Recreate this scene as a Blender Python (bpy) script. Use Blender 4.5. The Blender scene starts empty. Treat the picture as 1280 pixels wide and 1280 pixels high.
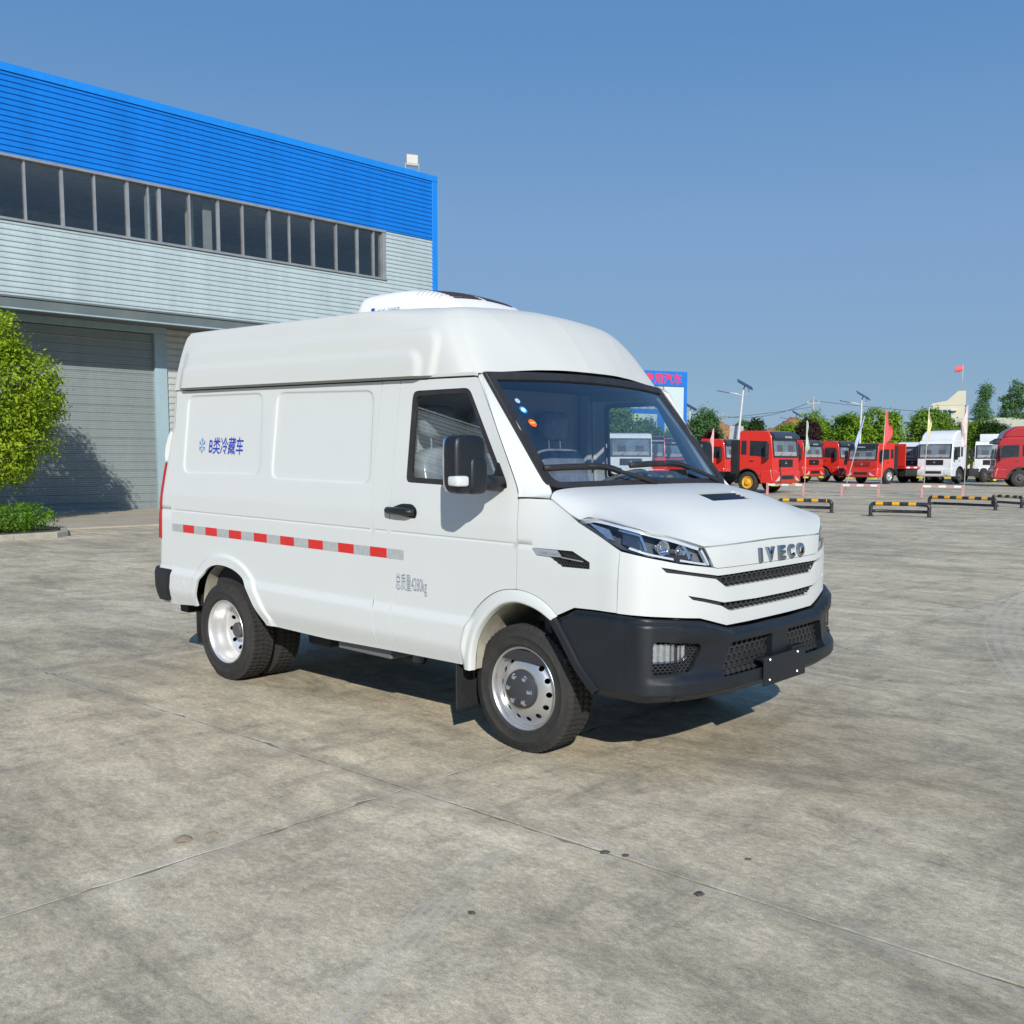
import bpy, math, random
import numpy as np
from mathutils import Vector, Matrix
from mathutils.geometry import delaunay_2d_cdt
SC = bpy.context.scene
COL = SC.collection
# ---------------------------------------------------------------- camera
F_PX = 1266.77
cam_d = bpy.data.cameras.new("camera"); cam = bpy.data.objects.new("camera", cam_d); COL.objects.link(cam)
def set_cam(loc, yaw, pitch, roll):
    fw = Vector((math.cos(yaw)*math.cos(pitch), math.sin(yaw)*math.cos(pitch), -math.sin(pitch)))
    r = fw.cross(Vector((0, 0, 1))).normalized(); u = r.cross(fw)
    r2 = r*math.cos(roll)+u*math.sin(roll); u2 = -r*math.sin(roll)+u*math.cos(roll)
    m = Matrix((r2, u2, -fw)).transposed().to_4x4(); m.translation = loc
    cam.matrix_world = m
set_cam((3.5823, -4.9463, 1.5871), 2.3024, 0.0972, 0.0012)
cam_d.sensor_width = 36; cam_d.lens = 36*F_PX/1280
cam_d.shift_x = (640-645.38)/1280; cam_d.shift_y = (698.29-640)/1280
cam_d.clip_end = 3000; cam_d.clip_start = 0.05
SC.camera = cam
# ---------------------------------------------------------------- world, sun, exposure
SUN = Vector((1.45, -1.31, 1.03)).normalized()
SKY_STRENGTH = 0.14
world = bpy.data.worlds.new("World"); SC.world = world; world.use_nodes = True
wn = world.node_tree.nodes; wl = world.node_tree.links
sky = wn.new("ShaderNodeTexSky"); sky.sky_type = 'NISHITA'; sky.sun_disc = False
sky.sun_elevation = math.asin(SUN.z); sky.sun_rotation = math.atan2(SUN.x, SUN.y)
sky.altitude = 0; sky.air_density = 1.0; sky.dust_density = 0.0; sky.ozone_density = 2.5
wn["Background"].inputs[1].default_value = SKY_STRENGTH
# clear but hazy summer sky: the physical sky evened out by an elevation gradient, the same all the way round
geo = wn.new("ShaderNodeNewGeometry"); sep = wn.new("ShaderNodeSeparateXYZ"); wl.new(geo.outputs["Incoming"], sep.inputs[0])
neg = wn.new("ShaderNodeMath"); neg.operation = 'MULTIPLY'; neg.inputs[1].default_value = -1.0; wl.new(sep.outputs[2], neg.inputs[0])
rmp = wn.new("ShaderNodeValToRGB"); wl.new(neg.outputs[0], rmp.inputs[0])
GR = [(0.0, (.195, .318, .470)), (.08, (.185, .314, .483)), (.21, (.172, .306, .525)), (.37, (.096, .241, .488)), (1.0, (.045, .14, .36))]
while len(rmp.color_ramp.elements) < len(GR): rmp.color_ramp.elements.new(.5)
for el, (p_, c_) in zip(rmp.color_ramp.elements, GR): el.position = p_; el.color = (c_[0], c_[1], c_[2], 1)
gsc = wn.new("ShaderNodeVectorMath"); gsc.operation = 'SCALE'; gsc.inputs["Scale"].default_value = 1/SKY_STRENGTH; wl.new(rmp.outputs[0], gsc.inputs[0])
smx = wn.new("ShaderNodeMixRGB"); smx.inputs[0].default_value = .92; wl.new(sky.outputs[0], smx.inputs[1]); wl.new(gsc.outputs[0], smx.inputs[2])
wl.new(smx.outputs[0], wn["Background"].inputs[0])
sun_d = bpy.data.lights.new("sun", 'SUN'); sun_d.energy = 4.15; sun_d.angle = math.radians(0.55); sun_d.color = (1.0, 0.965, 0.90)
sun = bpy.data.objects.new("sun", sun_d); COL.objects.link(sun); sun.location = (40, -30, 40)
sun.rotation_euler = SUN.to_track_quat('Z', 'Y').to_euler()
SC.view_settings.view_transform = 'Standard'; SC.view_settings.look = 'None'
SC.view_settings.exposure = 0.12; SC.view_settings.gamma = 1.0; SC.view_settings.use_curve_mapping = False
SC.cycles.max_bounces = 10; SC.cycles.transparent_max_bounces = 24
SC.cycles.use_denoising = True
# ---------------------------------------------------------------- materials
MATS = {}
class NT:
    def __init__(s, name):
        s.m = bpy.data.materials.new(name); s.m.use_nodes = True
        s.nt = s.m.node_tree; s.b = s.nt.nodes["Principled BSDF"]; s.out = s.nt.nodes["Material Output"]
    def n(s, t, **kw):
        x = s.nt.nodes.new("ShaderNode"+t)
        for k, v in kw.items():
            if k.startswith('_'): setattr(x, k[1:], v)
            else:
                i = x.inputs[int(k[1:])] if k[0] == 'i' and k[1:].isdigit() else x.inputs[k]
                if isinstance(v, bpy.types.NodeSocket): s.nt.links.new(v, i)
                else: i.default_value = v
        return x
    def math(s, op, a, b=0.0, c=0.0, clamp=False):
        x = s.n("Math", _operation=op, i0=a, i1=b, i2=c); x.use_clamp = clamp; return x.outputs[0]
    def pos(s, obj=False):
        return s.n("TexCoord").outputs["Object"] if obj else s.n("NewGeometry").outputs["Position"]
    def noise(s, vec, scale, detail=4, rough=.55, dist=0.0):
        x = s.n("TexNoise", Vector=vec, Scale=scale, Detail=detail, Roughness=rough, Distortion=dist); return x.outputs["Fac"]
    def ramp(s, fac, stops):
        x = s.n("ValToRGB", Fac=fac); e = x.color_ramp.elements
        while len(e) < len(stops): e.new(.5)
        for a, (p, c) in zip(e, stops):
            a.position = p; a.color = c if len(c) == 4 else (*c, 1)
        return x.outputs[0]
    def mix(s, fac, a, b, mode='MIX'):
        x = s.n("MixRGB", _blend_type=mode)
        for i, v in ((0, fac), (1, a), (2, b)):
            if isinstance(v, bpy.types.NodeSocket): s.nt.links.new(v, x.inputs[i])
            else: x.inputs[i].default_value = v if i == 0 else ((*v, 1) if len(v) == 3 else v)
        return x.outputs[0]
    def scale(s, vec, sx, sy, sz, rot=(0, 0, 0)):
        return s.n("Mapping", Vector=vec, Scale=(sx, sy, sz), Rotation=rot).outputs[0]
    def set(s, **kw):
        for k, v in kw.items():
            i = s.b.inputs[k.replace('_', ' ')]
            if isinstance(v, bpy.types.NodeSocket): s.nt.links.new(v, i)
            else: i.default_value = (*v, 1) if isinstance(v, tuple) and len(v) == 3 and i.type == 'RGBA' else v
    def bump(s, h, strength=.2, dist=.01):
        x = s.n("Bump", Height=h, Strength=strength, Distance=dist); s.nt.links.new(x.outputs[0], s.b.inputs["Normal"])
def M(name, col, rough=.5, metal=0.0, var=.08, vscale=3.0, coat=0.0, spec=.5, bump=0.0, bscale=60, dirt=0.0, dirtcol=(.25, .22, .17)):
    """plain painted / moulded surface with gentle procedural variation"""
    if name in MATS: return MATS[name]
    t = NT(name); p = t.pos()
    f = t.noise(p, vscale, 5, .6)
    lo = tuple(max(0, c*(1-var)) for c in col); hi = tuple(min(1, c*(1+var)) for c in col)
    c = t.ramp(f, [(.3, lo), (.7, hi)])
    if dirt:
        d = t.noise(t.scale(p, 1, 1, .35), vscale*2.3, 6, .65)
        c = t.mix(t.math('MULTIPLY', t.ramp(d, [(.45, (0, 0, 0)), (.75, (1, 1, 1))]), dirt), c, dirtcol)
    r = t.math('ADD', rough-.05, t.math('MULTIPLY', t.noise(p, vscale*4), .1))
    t.set(Base_Color=c, Roughness=r, Metallic=metal, Coat_Weight=coat, Coat_Roughness=.06)
    t.b.inputs["Specular IOR Level"].default_value = spec
    if bump: t.bump(t.noise(p, bscale, 3), bump, .004)
    MATS[name] = t.m; return t.m
def glassmat(name, tint, refl=1.0, ior=1.5):
    if name in MATS: return MATS[name]
    t = NT(name); nt = t.nt
    tr = t.n("BsdfTransparent", Color=(*tint, 1)); gl = t.n("BsdfGlossy", Color=(refl, refl, refl, 1), Roughness=0.0)
    lw = t.n("LayerWeight", Blend=.5); r0 = ((ior-1)/(ior+1))**2; mx = t.n("MixShader")     # thin pane: same from both faces
    fr = t.math('ADD', r0, t.math('MULTIPLY', 1-r0, t.math('POWER', lw.outputs["Facing"], 5.0)))
    nt.links.new(fr, mx.inputs[0]); nt.links.new(tr.outputs[0], mx.inputs[1]); nt.links.new(gl.outputs[0], mx.inputs[2])
    nt.links.new(mx.outputs[0], t.out.inputs[0]); nt.nodes.remove(t.b)
    MATS[name] = t.m; return t.m
# ---------------------------------------------------------------- object helpers
def link(o, parent=None):
    COL.objects.link(o)
    if parent is not None: o.parent = parent
    return o
def tag(o, label=None, cat=None, group=None, kind=None):
    if label: o["label"] = label
    if cat: o["category"] = cat
    if group: o["group"] = group
    if kind: o["kind"] = kind
    return o
def empty(name, loc=(0, 0, 0), rz=0.0, **kw):
    o = bpy.data.objects.new(name, None); o.location = loc; o.rotation_euler = (0, 0, rz); o.empty_display_size = .2
    link(o); return tag(o, **kw)
def mkmesh(name, verts, faces, mats, smooth=False, normals=None, midx=None):
    me = bpy.data.meshes.new(name); me.from_pydata([tuple(map(float, v)) for v in verts], [], [tuple(int(i) for i in f) for f in faces])
    for m in (mats if isinstance(mats, (list, tuple)) else [mats]): me.materials.append(m)
    if midx is not None: me.polygons.foreach_set("material_index", midx)
    if smooth is True: me.polygons.foreach_set("use_smooth", [True]*len(me.polygons))
    elif isinstance(smooth, (int, float)) and smooth:
        me.polygons.foreach_set("use_smooth", [True]*len(me.polygons)); me.set_sharp_from_angle(angle=math.radians(smooth))
    if normals is not None: me.normals_split_custom_set_from_vertices([tuple(map(float, n)) for n in normals])
    me.update(); return me
def obj(name, me, parent=None, **kw):
    return tag(link(bpy.data.objects.new(name, me), parent), **kw)
def copy_tree(o, parent=None):
    c = o.copy(); COL.objects.link(c)
    if parent is not None: c.parent = parent
    for ch in o.children: copy_tree(ch, c)
    return c
class MB:
    """collects boxes, tubes, prisms, lathes into one mesh"""
    def __init__(s): s.v = []; s.f = []
    def add(s, v, f):
        b = len(s.v); s.v += [tuple(x) for x in v]; s.f += [tuple(b+i for i in q) for q in f]; return s
    def box(s, c, d, rot=None):
        hx, hy, hz = d[0]/2, d[1]/2, d[2]/2
        vs = [Vector((x, y, z)) for z in (-hz, hz) for y in (-hy, hy) for x in (-hx, hx)]
        if rot is not None: vs = [rot @ v for v in vs]
        c = Vector(c)
        return s.add([v+c for v in vs], [(0, 2, 3, 1), (4, 5, 7, 6), (0, 1, 5, 4), (2, 6, 7, 3), (0, 4, 6, 2), (1, 3, 7, 5)])
    def bbox(s, x0, x1, y0, y1, z0, z1):
        return s.box(((x0+x1)/2, (y0+y1)/2, (z0+z1)/2), (abs(x1-x0), abs(y1-y0), abs(z1-z0)))
    def tube(s, path, r, n=10, cap=True, flat=1.0):
        P = [Vector(p) for p in path]; rs = r if isinstance(r, (list, tuple)) else [r]*len(P)
        up = None; vs = []
        for i, p in enumerate(P):
            t = (P[min(i+1, len(P)-1)]-P[max(i-1, 0)]).normalized()
            if up is None:
                up = t.orthogonal().normalized() if abs(t.z) > .9 else (Vector((0, 0, 1))-t*t.z).normalized()
            else: up = (up-t*up.dot(t)).normalized()
            sd = t.cross(up)
            for k in range(n):
                a = 2*math.pi*k/n; vs.append(p+up*(math.cos(a)*rs[i]*flat)+sd*(math.sin(a)*rs[i]))
        fs = [(i*n+k, i*n+(k+1) % n, (i+1)*n+(k+1) % n, (i+1)*n+k) for i in range(len(P)-1) for k in range(n)]
        if cap: fs += [tuple(range(n-1, -1, -1)), tuple((len(P)-1)*n+k for k in range(n))]
        return s.add(vs, fs)
    def lathe(s, prof, n=32, axis='y', c=(0, 0, 0), closed=False):
        """prof: list of (r, h) revolved about axis"""
        vs = []
        for (r, h) in prof:
            for k in range(n):
                a = 2*math.pi*k/n; p = (r*math.cos(a), h, r*math.sin(a)) if axis == 'y' else ((r*math.cos(a), r*math.sin(a), h) if axis == 'z' else (h, r*math.cos(a), r*math.sin(a)))
                vs.append((p[0]+c[0], p[1]+c[1], p[2]+c[2]))
        m = len(prof)
        fs = [(i*n+k, i*n+(k+1) % n, ((i+1) % m)*n+(k+1) % n, ((i+1) % m)*n+k) for i in range(m if closed else m-1) for k in range(n)]
        if axis != 'y': fs = [tuple(reversed(q)) for q in fs]
        return s.add(vs, fs)
    def prism(s, poly, fa, fb):
        """poly: list of 2D; fa/fb map (a,b)->3D for both ends"""
        n = len(poly)
        return s.add([fa(*p) for p in poly]+[fb(*p) for p in poly], [tuple(range(n-1, -1, -1)), tuple(range(n, 2*n))]+[(i, (i+1) % n, n+(i+1) % n, n+i) for i in range(n)])
    def build(s, name, mat, parent=None, smooth=False, bevel=0.0, seg=2, tf=None, **kw):
        v = [tf(*p) for p in s.v] if tf else s.v
        o = obj(name, mkmesh(name, v, s.f, mat, smooth), parent, **kw)
        if bevel:
            b = o.modifiers.new("bevel", 'BEVEL'); b.width = bevel; b.segments = seg; b.limit_method = 'ANGLE'; b.angle_limit = math.radians(40)
            o.data.polygons.foreach_set("use_smooth", [True]*len(o.data.polygons)); o.data.set_sharp_from_angle(angle=math.radians(50)) if not smooth else None
            b.harden_normals = True
        return o
def sst(a, b, x):
    t = np.clip((np.asarray(x, float)-a)/(b-a), 0, 1); return t*t*(3-2*t)
def inpoly(P, poly):
    x, y = P[:, 0], P[:, 1]; r = np.zeros(len(P), bool); n = len(poly); q = np.asarray(poly)
    for i in range(n):
        x1, y1 = q[i]; x2, y2 = q[(i+1) % n]
        if y1 == y2: continue
        c = ((y1 > y) != (y2 > y)) & (x < (x2-x1)*(y-y1)/(y2-y1)+x1); r ^= c
    return r
def dist_path(P, path, closed=False):
    q = np.asarray(path, float); d = np.full(len(P), 1e9)
    for i in range(len(q) if closed else len(q)-1):
        a = q[i]; b = q[(i+1) % len(q)]; ab = b-a; L = max(ab@ab, 1e-12)
        t = np.clip(((P-a)@ab)/L, 0, 1); d = np.minimum(d, np.hypot(*(P-a-t[:, None]*ab).T))
    return d
def offset_poly(poly, o):
    q = np.asarray(poly, float); n = len(q)
    ar = sum(q[i, 0]*q[(i+1) % n, 1]-q[(i+1) % n, 0]*q[i, 1] for i in range(n)); sg = 1 if ar > 0 else -1
    out = []
    for i in range(n):
        a = q[i]-q[i-1]; b = q[(i+1) % n]-q[i]; a = a/np.linalg.norm(a); b = b/np.linalg.norm(b)
        na = np.array([-a[1], a[0]])*sg; nb = np.array([-b[1], b[0]])*sg
        m = na+nb; L = m@m
        m = m/max(L, .4)*2 if L > 1e-6 else na
        out.append(q[i]+m*o)
    return np.array(out)
def resample(path, step, closed=True):
    q = np.asarray(path, float); out = []
    for i in range(len(q) if closed else len(q)-1):
        a = q[i]; b = q[(i+1) % len(q)]; k = max(1, int(math.ceil(np.linalg.norm(b-a)/step)))
        out += [a+(b-a)*j/k for j in range(k)]
    if not closed: out.append(q[-1])
    return np.array(out)
def fillet(poly, r, n=4):
    q = np.asarray(poly, float); m = len(q); out = []
    for i in range(m):
        p0, p, p1 = q[i-1], q[i], q[(i+1) % m]
        a = p0-p; b = p1-p; la, lb = np.linalg.norm(a), np.linalg.norm(b)
        rr = (r[i] if isinstance(r, (list, tuple)) else r)
        t = min(rr, la*.45, lb*.45)
        if t < 1e-4: out.append(p); continue
        A = p+a/la*t; B = p+b/lb*t
        for k in range(n+1):
            u = k/n; out.append((1-u)**2*A+2*u*(1-u)*p+u*u*B)
    return np.array(out)
def smoothpath(path, n=4):
    """Catmull-Rom through 2D/3D points"""
    q = np.asarray(path, float); out = []
    for i in range(len(q)-1):
        p0 = q[i-1] if i else 2*q[0]-q[1]; p1 = q[i]; p2 = q[i+1]; p3 = q[i+2] if i+2 < len(q) else 2*q[-1]-q[-2]
        for k in range(n):
            t = k/n; out.append(.5*(2*p1+(p2-p0)*t+(2*p0-5*p1+4*p2-p3)*t*t+(3*p1-p0-3*p2+p3)*t**3))
    out.append(q[-1]); return np.array(out)
def region_mesh(S, outline, holes=(), cons=(), step=.03, flange=.015, flip=False, eps=.0015):
    """triangulate a 2D region, map with S(u,v)->Nx3; returns verts, tris, normals with an inward flange"""
    pts = []; ed = []
    def loop(l, closed=True):
        b = len(pts); n = len(l); pts.extend([tuple(p) for p in l]); ed.extend([(b+i, b+(i+1) % n) for i in range(n if closed else n-1)])
    outline = resample(outline, step); holes = [resample(h, step) for h in holes]
    loop(outline)
    for h in holes: loop(h)
    x0, y0 = outline.min(0); x1, y1 = outline.max(0)
    for c in cons:
        c = resample(c, step, False); keep = inpoly(c, outline) & (dist_path(c, outline, True) > .002)
        for h in holes: keep &= ~inpoly(c, h) & (dist_path(c, h, True) > .002)
        run = []
        for k, p in zip(list(keep)+[False], list(c)+[None]):
            if k: run.append(p)
            else:
                if len(run) > 1: loop(run, False)
                run = []
    gx = np.arange(x0, x1, step); gy = np.arange(y0, y1, step*.9)
    G = np.array([(x+(step*.5 if j % 2 else 0), y) for j, y in enumerate(gy) for x in gx])
    k = inpoly(G, outline); G = G[k]
    d = dist_path(G, outline, True)
    for h in holes: d = np.where(inpoly(G, h), -1, np.minimum(d, dist_path(G, h, True)))
    for c in cons: d = np.minimum(d, dist_path(G, c))
    G = G[d > step*.4]; pts.extend([tuple(p) for p in G])
    r = delaunay_2d_cdt([Vector(p) for p in pts], ed, [], 0, 1e-6)
    V = np.array([tuple(v) for v in r[0]]); T = np.array([f for f in r[2] if len(f) == 3])
    Cn = V[T].mean(1); k = inpoly(Cn, outline)
    for h in holes: k &= ~inpoly(Cn, h)
    T = T[k]
    a = V[T]; ar = np.cross(a[:, 1]-a[:, 0], a[:, 2]-a[:, 0]); T = T[np.abs(ar) > 1e-10]; ar = ar[np.abs(ar) > 1e-10]
    T[ar < 0] = T[ar < 0][:, ::-1]
    us = np.unique(T); mp = -np.ones(len(V), int); mp[us] = np.arange(len(us)); V = V[us]; T = mp[T]
    P = S(V[:, 0], V[:, 1])
    du = S(V[:, 0]+eps, V[:, 1])-S(V[:, 0]-eps, V[:, 1]); dv = S(V[:, 0], V[:, 1]+eps)-S(V[:, 0], V[:, 1]-eps)
    N = np.cross(du, dv); N /= np.linalg.norm(N, axis=1, keepdims=True)+1e-12
    if flip: N = -N; T = T[:, ::-1]
    verts = list(P); norms = list(N); faces = [tuple(t) for t in T]
    if flange:
        cnt = {}
        for t in T:
            for i in range(3):
                e = (int(t[i]), int(t[(i+1) % 3])); cnt[e] = 1
        for (i, j) in list(cnt):
            if (j, i) in cnt: continue
            A, B = P[i], P[j]; A2, B2 = A-N[i]*flange, B-N[j]*flange
            nn = np.cross(A2-A, B-A); nn = nn/(np.linalg.norm(nn)+1e-12)
            b = len(verts); verts += [A, B, B2, A2]; norms += [nn]*4; faces.append((b+1, b, b+3, b+2))
    return np.array(verts), faces, np.array(norms)
class Net:
    def __init__(s, c): s.c = np.asarray(c, float); s.nu, s.nv = s.c.shape[:2]
    def __call__(s, u, v):
        u = np.asarray(u, float); v = np.asarray(v, float)
        def w(t, n):
            i = np.clip(np.floor(t).astype(int), 0, n-2); f = t-i
            W = [(-f+2*f**2-f**3)/2, (2-5*f**2+3*f**3)/2, (f+4*f**2-3*f**3)/2, (-f**2+f**3)/2]
            return i, W
        iu, Wu = w(u, s.nu); iv, Wv = w(v, s.nv)
        c = s.c
        # ghost rows by linear extrapolation
        E = np.zeros((s.nu+2, s.nv+2, 3)); E[1:-1, 1:-1] = c
        E[0, 1:-1] = 2*c[0]-c[1]; E[-1, 1:-1] = 2*c[-1]-c[-2]
        E[:, 0] = 2*E[:, 1]-E[:, 2]; E[:, -1] = 2*E[:, -2]-E[:, -3]
        out = 0
        for a in range(4):
            for b in range(4): out = out+(Wu[a]*Wv[b])[..., None]*E[iu+a, iv+b]
        return out
def grid_mesh(S, u0, u1, nu, v0, v1, nv, flip=False):
    U, W = np.meshgrid(np.linspace(u0, u1, nu), np.linspace(v0, v1, nv), indexing='ij')
    P = S(U.ravel(), W.ravel())
    f = [(i*nv+j, (i+1)*nv+j, (i+1)*nv+j+1, i*nv+j+1) for i in range(nu-1) for j in range(nv-1)]
    if flip: f = [tuple(reversed(q)) for q in f]
    return P, f
def text_mesh(body, shear=0.0, offset=0.0, res=3, extrude=0.0):
    """flat filled text as (verts, faces), normalised to unit width/height from its own box"""
    cu = bpy.data.curves.new("lettering", 'FONT'); cu.body = body; cu.resolution_u = res; cu.shear = shear; cu.offset = offset; cu.extrude = extrude
    o = bpy.data.objects.new("lettering", cu); COL.objects.link(o)
    bpy.context.view_layer.update()
    me = bpy.data.meshes.new_from_object(o.evaluated_get(bpy.context.evaluated_depsgraph_get()))
    V = np.array([tuple(v.co) for v in me.vertices]) if len(me.vertices) else np.zeros((0, 3)); Fc = [tuple(p.vertices) for p in me.polygons]
    bpy.data.objects.remove(o); bpy.data.curves.remove(cu); bpy.data.meshes.remove(me)
    if len(V):
        lo = V.min(0); hi = V.max(0); V[:, 0] = (V[:, 0]-lo[0])/(hi[0]-lo[0]); V[:, 1] = (V[:, 1]-lo[1])/(hi[1]-lo[1])
    return V, Fc
# ================================================================= ground
def concrete_mat(name, joints=False):
    t = NT(name); p = t.pos()
    big = t.noise(p, .35, 5, .6, .4)
    st = t.noise(t.scale(p, .62, 1.5, 1, (0, 0, .70)), 1.15, 9, .74, .9)      # drawn-out scuffs
    st2 = t.noise(t.scale(p, 1.6, .5, 1, (0, 0, .25)), 2.3, 6, .7, .3)
    fine = t.noise(t.scale(p, .8, 1.3, 1, (0, 0, .7)), 34, 6, .75); grit = t.noise(p, 150, 3, .7)
    c = t.ramp(st, [(.36, (.20, .183, .152)), (.46, (.36, .328, .265)), (.55, (.50, .455, .368)), (.66, (.60, .555, .46))])
    c = t.mix(.42, c, t.ramp(big, [(.38, (.27, .245, .20)), (.50, (.46, .415, .335)), (.62, (.60, .55, .455))]))
    c = t.mix(t.math('MULTIPLY', t.ramp(st2, [(.52, (0, 0, 0)), (.68, (1, 1, 1))]), .55), c, (.20, .185, .16))
    warm = t.noise(p, .8, 3, .5); c = t.mix(t.math('MULTIPLY', t.ramp(warm, [(.55, (0, 0, 0)), (.75, (1, 1, 1))]), .30), c, (.52, .43, .31))
    c = t.mix(.75, c, t.ramp(fine, [(.25, (.45, .45, .45)), (.75, (1.4, 1.4, 1.4))]), 'MULTIPLY')
    c = t.mix(.5, c, t.ramp(grit, [(.3, (.5, .5, .5)), (.7, (1.4, 1.4, 1.4))]), 'MULTIPLY')
    med = t.noise(t.scale(p, .7, 1.25, 1, (0, 0, .7)), 7, 9, .8, .4); c = t.mix(.75, c, t.ramp(med, [(.32, (.62, .62, .63)), (.5, (1, 1, 1)), (.68, (1.28, 1.27, 1.25))]), 'MULTIPLY')
    c = t.mix(1.0, c, (1.27, 1.20, 1.055), 'MULTIPLY')
    sx0 = t.n("SeparateXYZ", Vector=p)
    for ax, off in ((sx0.outputs[0], 3.95), (sx0.outputs[1], 2.22)):      # worn, stained margins along the joints
        m = t.math('ABSOLUTE', t.math('SUBTRACT', t.math('FLOORED_MODULO', t.math('SUBTRACT', ax, off-1.98), 3.96), 1.98))
        nz = t.noise(p, 3.2, 6, .75); w_ = t.math('SUBTRACT', 1.0, t.math('DIVIDE', m, t.math('ADD', .015, t.math('MULTIPLY', nz, .16))), clamp=True)
        c = t.mix(t.math('MULTIPLY', w_, .42), c, t.mix(t.ramp(t.noise(p, 1.1, 3), [(.45, (0, 0, 0)), (.55, (1, 1, 1))]), (.20, .185, .155), (.56, .52, .44)))
    dk = t.noise(t.scale(p, .28, 1.0, 1, (0, 0, -.35)), 1.6, 8, .72, .8); c = t.mix(t.math('MULTIPLY', t.ramp(dk, [(.54, (0, 0, 0)), (.70, (1, 1, 1))]), .45), c, (.19, .18, .16))
    # oil spots
    v = t.n("TexVoronoi", Vector=p, Scale=.55, Randomness=1.0); spot = t.math('LESS_THAN', t.math('ADD', v.outputs["Distance"], t.math('MULTIPLY', t.noise(p, 14, 4), .16)), .115)
    c = t.mix(t.math('MULTIPLY', spot, .35), c, (.10, .09, .08))
    sx = t.n("SeparateXYZ", Vector=p); X, Y = sx.outputs[0], sx.outputs[1]
    # curved tyre sweeps: bands of fine ridges round a turning centre
    def sweep(cx, cy, r0, r1, k, amt, col, c, ang=None):
        dx = t.math('SUBTRACT', X, cx); dy = t.math('SUBTRACT', Y, cy)
        R = t.math('SQRT', t.math('ADD', t.math('MULTIPLY', dx, dx), t.math('MULTIPLY', dy, dy)))
        band = t.math('MULTIPLY', t.math('GREATER_THAN', R, r0), t.math('LESS_THAN', R, r1))
        w = t.math('GREATER_THAN', t.math('SINE', t.math('MULTIPLY', R, k)), -.1)
        br = t.ramp(t.noise(p, 1.3, 5, .7), [(.35, (0, 0, 0)), (.62, (1, 1, 1))])
        m = t.math('MULTIPLY', t.math('MULTIPLY', band, w), t.math('MULTIPLY', br, amt))
        if ang is not None:
            m = t.math('MULTIPLY', m, t.math('GREATER_THAN', t.math('ADD', t.math('MULTIPLY', dx, ang[0]), t.math('MULTIPLY', dy, ang[1])), ang[2]))
        return t.mix(m, c, col)
    c = sweep(15.2, 9.5, 14.85, 15.32, 62, .6, (.55, .51, .43), c)
    c = sweep(9.5, -9.0, 9.1, 9.4, 100, .4, (.22, .21, .20), c)
    c = sweep(-9, 12, 12.2, 12.45, 70, .35, (.24, .23, .21), c)
    # straight fan of pale tread lines
    q = t.math('ADD', t.math('MULTIPLY', X, .92), t.math('MULTIPLY', Y, .39)); ln = t.math('ADD', t.math('MULTIPLY', X, .39), t.math('MULTIPLY', Y, -.92))
    m = t.math('MULTIPLY', t.math('MULTIPLY', t.math('GREATER_THAN', q, -.10), t.math('LESS_THAN', q, .06)), t.math('MULTIPLY', t.math('GREATER_THAN', ln, 2.2), t.math('LESS_THAN', ln, 4.2)))
    m = t.math('MULTIPLY', m, t.math('GREATER_THAN', t.math('SINE', t.math('MULTIPLY', q, 170)), .2)); m = t.math('MULTIPLY', m, t.math('MULTIPLY', t.ramp(t.noise(p, 2, 4, .7), [(.35, (0, 0, 0)), (.6, (1, 1, 1))]), .5))
    c = t.mix(m, c, (.55, .52, .46))
    if joints:
        for ax, off in ((X, 3.95), (Y, 2.22)):
            m = t.math('ABSOLUTE', t.math('SUBTRACT', t.math('FLOORED_MODULO', t.math('SUBTRACT', ax, off-1.98), 3.96), 1.98))
            c = t.mix(t.math('MULTIPLY', t.math('LESS_THAN', m, .012), .7), c, (.12, .11, .10))
    else:
        rn = t.n("ObjectInfo").outputs["Random"]
        c = t.mix(.5, c, t.ramp(rn, [(0, (.84, .84, .83)), (1, (1.14, 1.13, 1.10))]), 'MULTIPLY')
    t.set(Base_Color=c, Roughness=t.math('ADD', .72, t.math('MULTIPLY', st, .2)))
    t.b.inputs["Specular IOR Level"].default_value = .35
    h = t.math('ADD', t.math('MULTIPLY', fine, .6), t.math('MULTIPLY', grit, .4)); t.bump(h, .5, .007)
    return t.m
MC = concrete_mat("concrete_slab"); MCJ = concrete_mat("concrete_yard", True)
MJ = M("joint_filler", (.21, .188, .15), .95, var=.4, vscale=9, bump=.4)
mb = MB(); mb.add([(-900, -300, -.03), (700, -300, -.03), (700, 1100, -.03), (-900, 1100, -.03)], [(0, 1, 2, 3)])
mb.build("ground", M("far_ground", (.20, .185, .14), .95, var=.25, vscale=.05), kind="structure")
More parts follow.
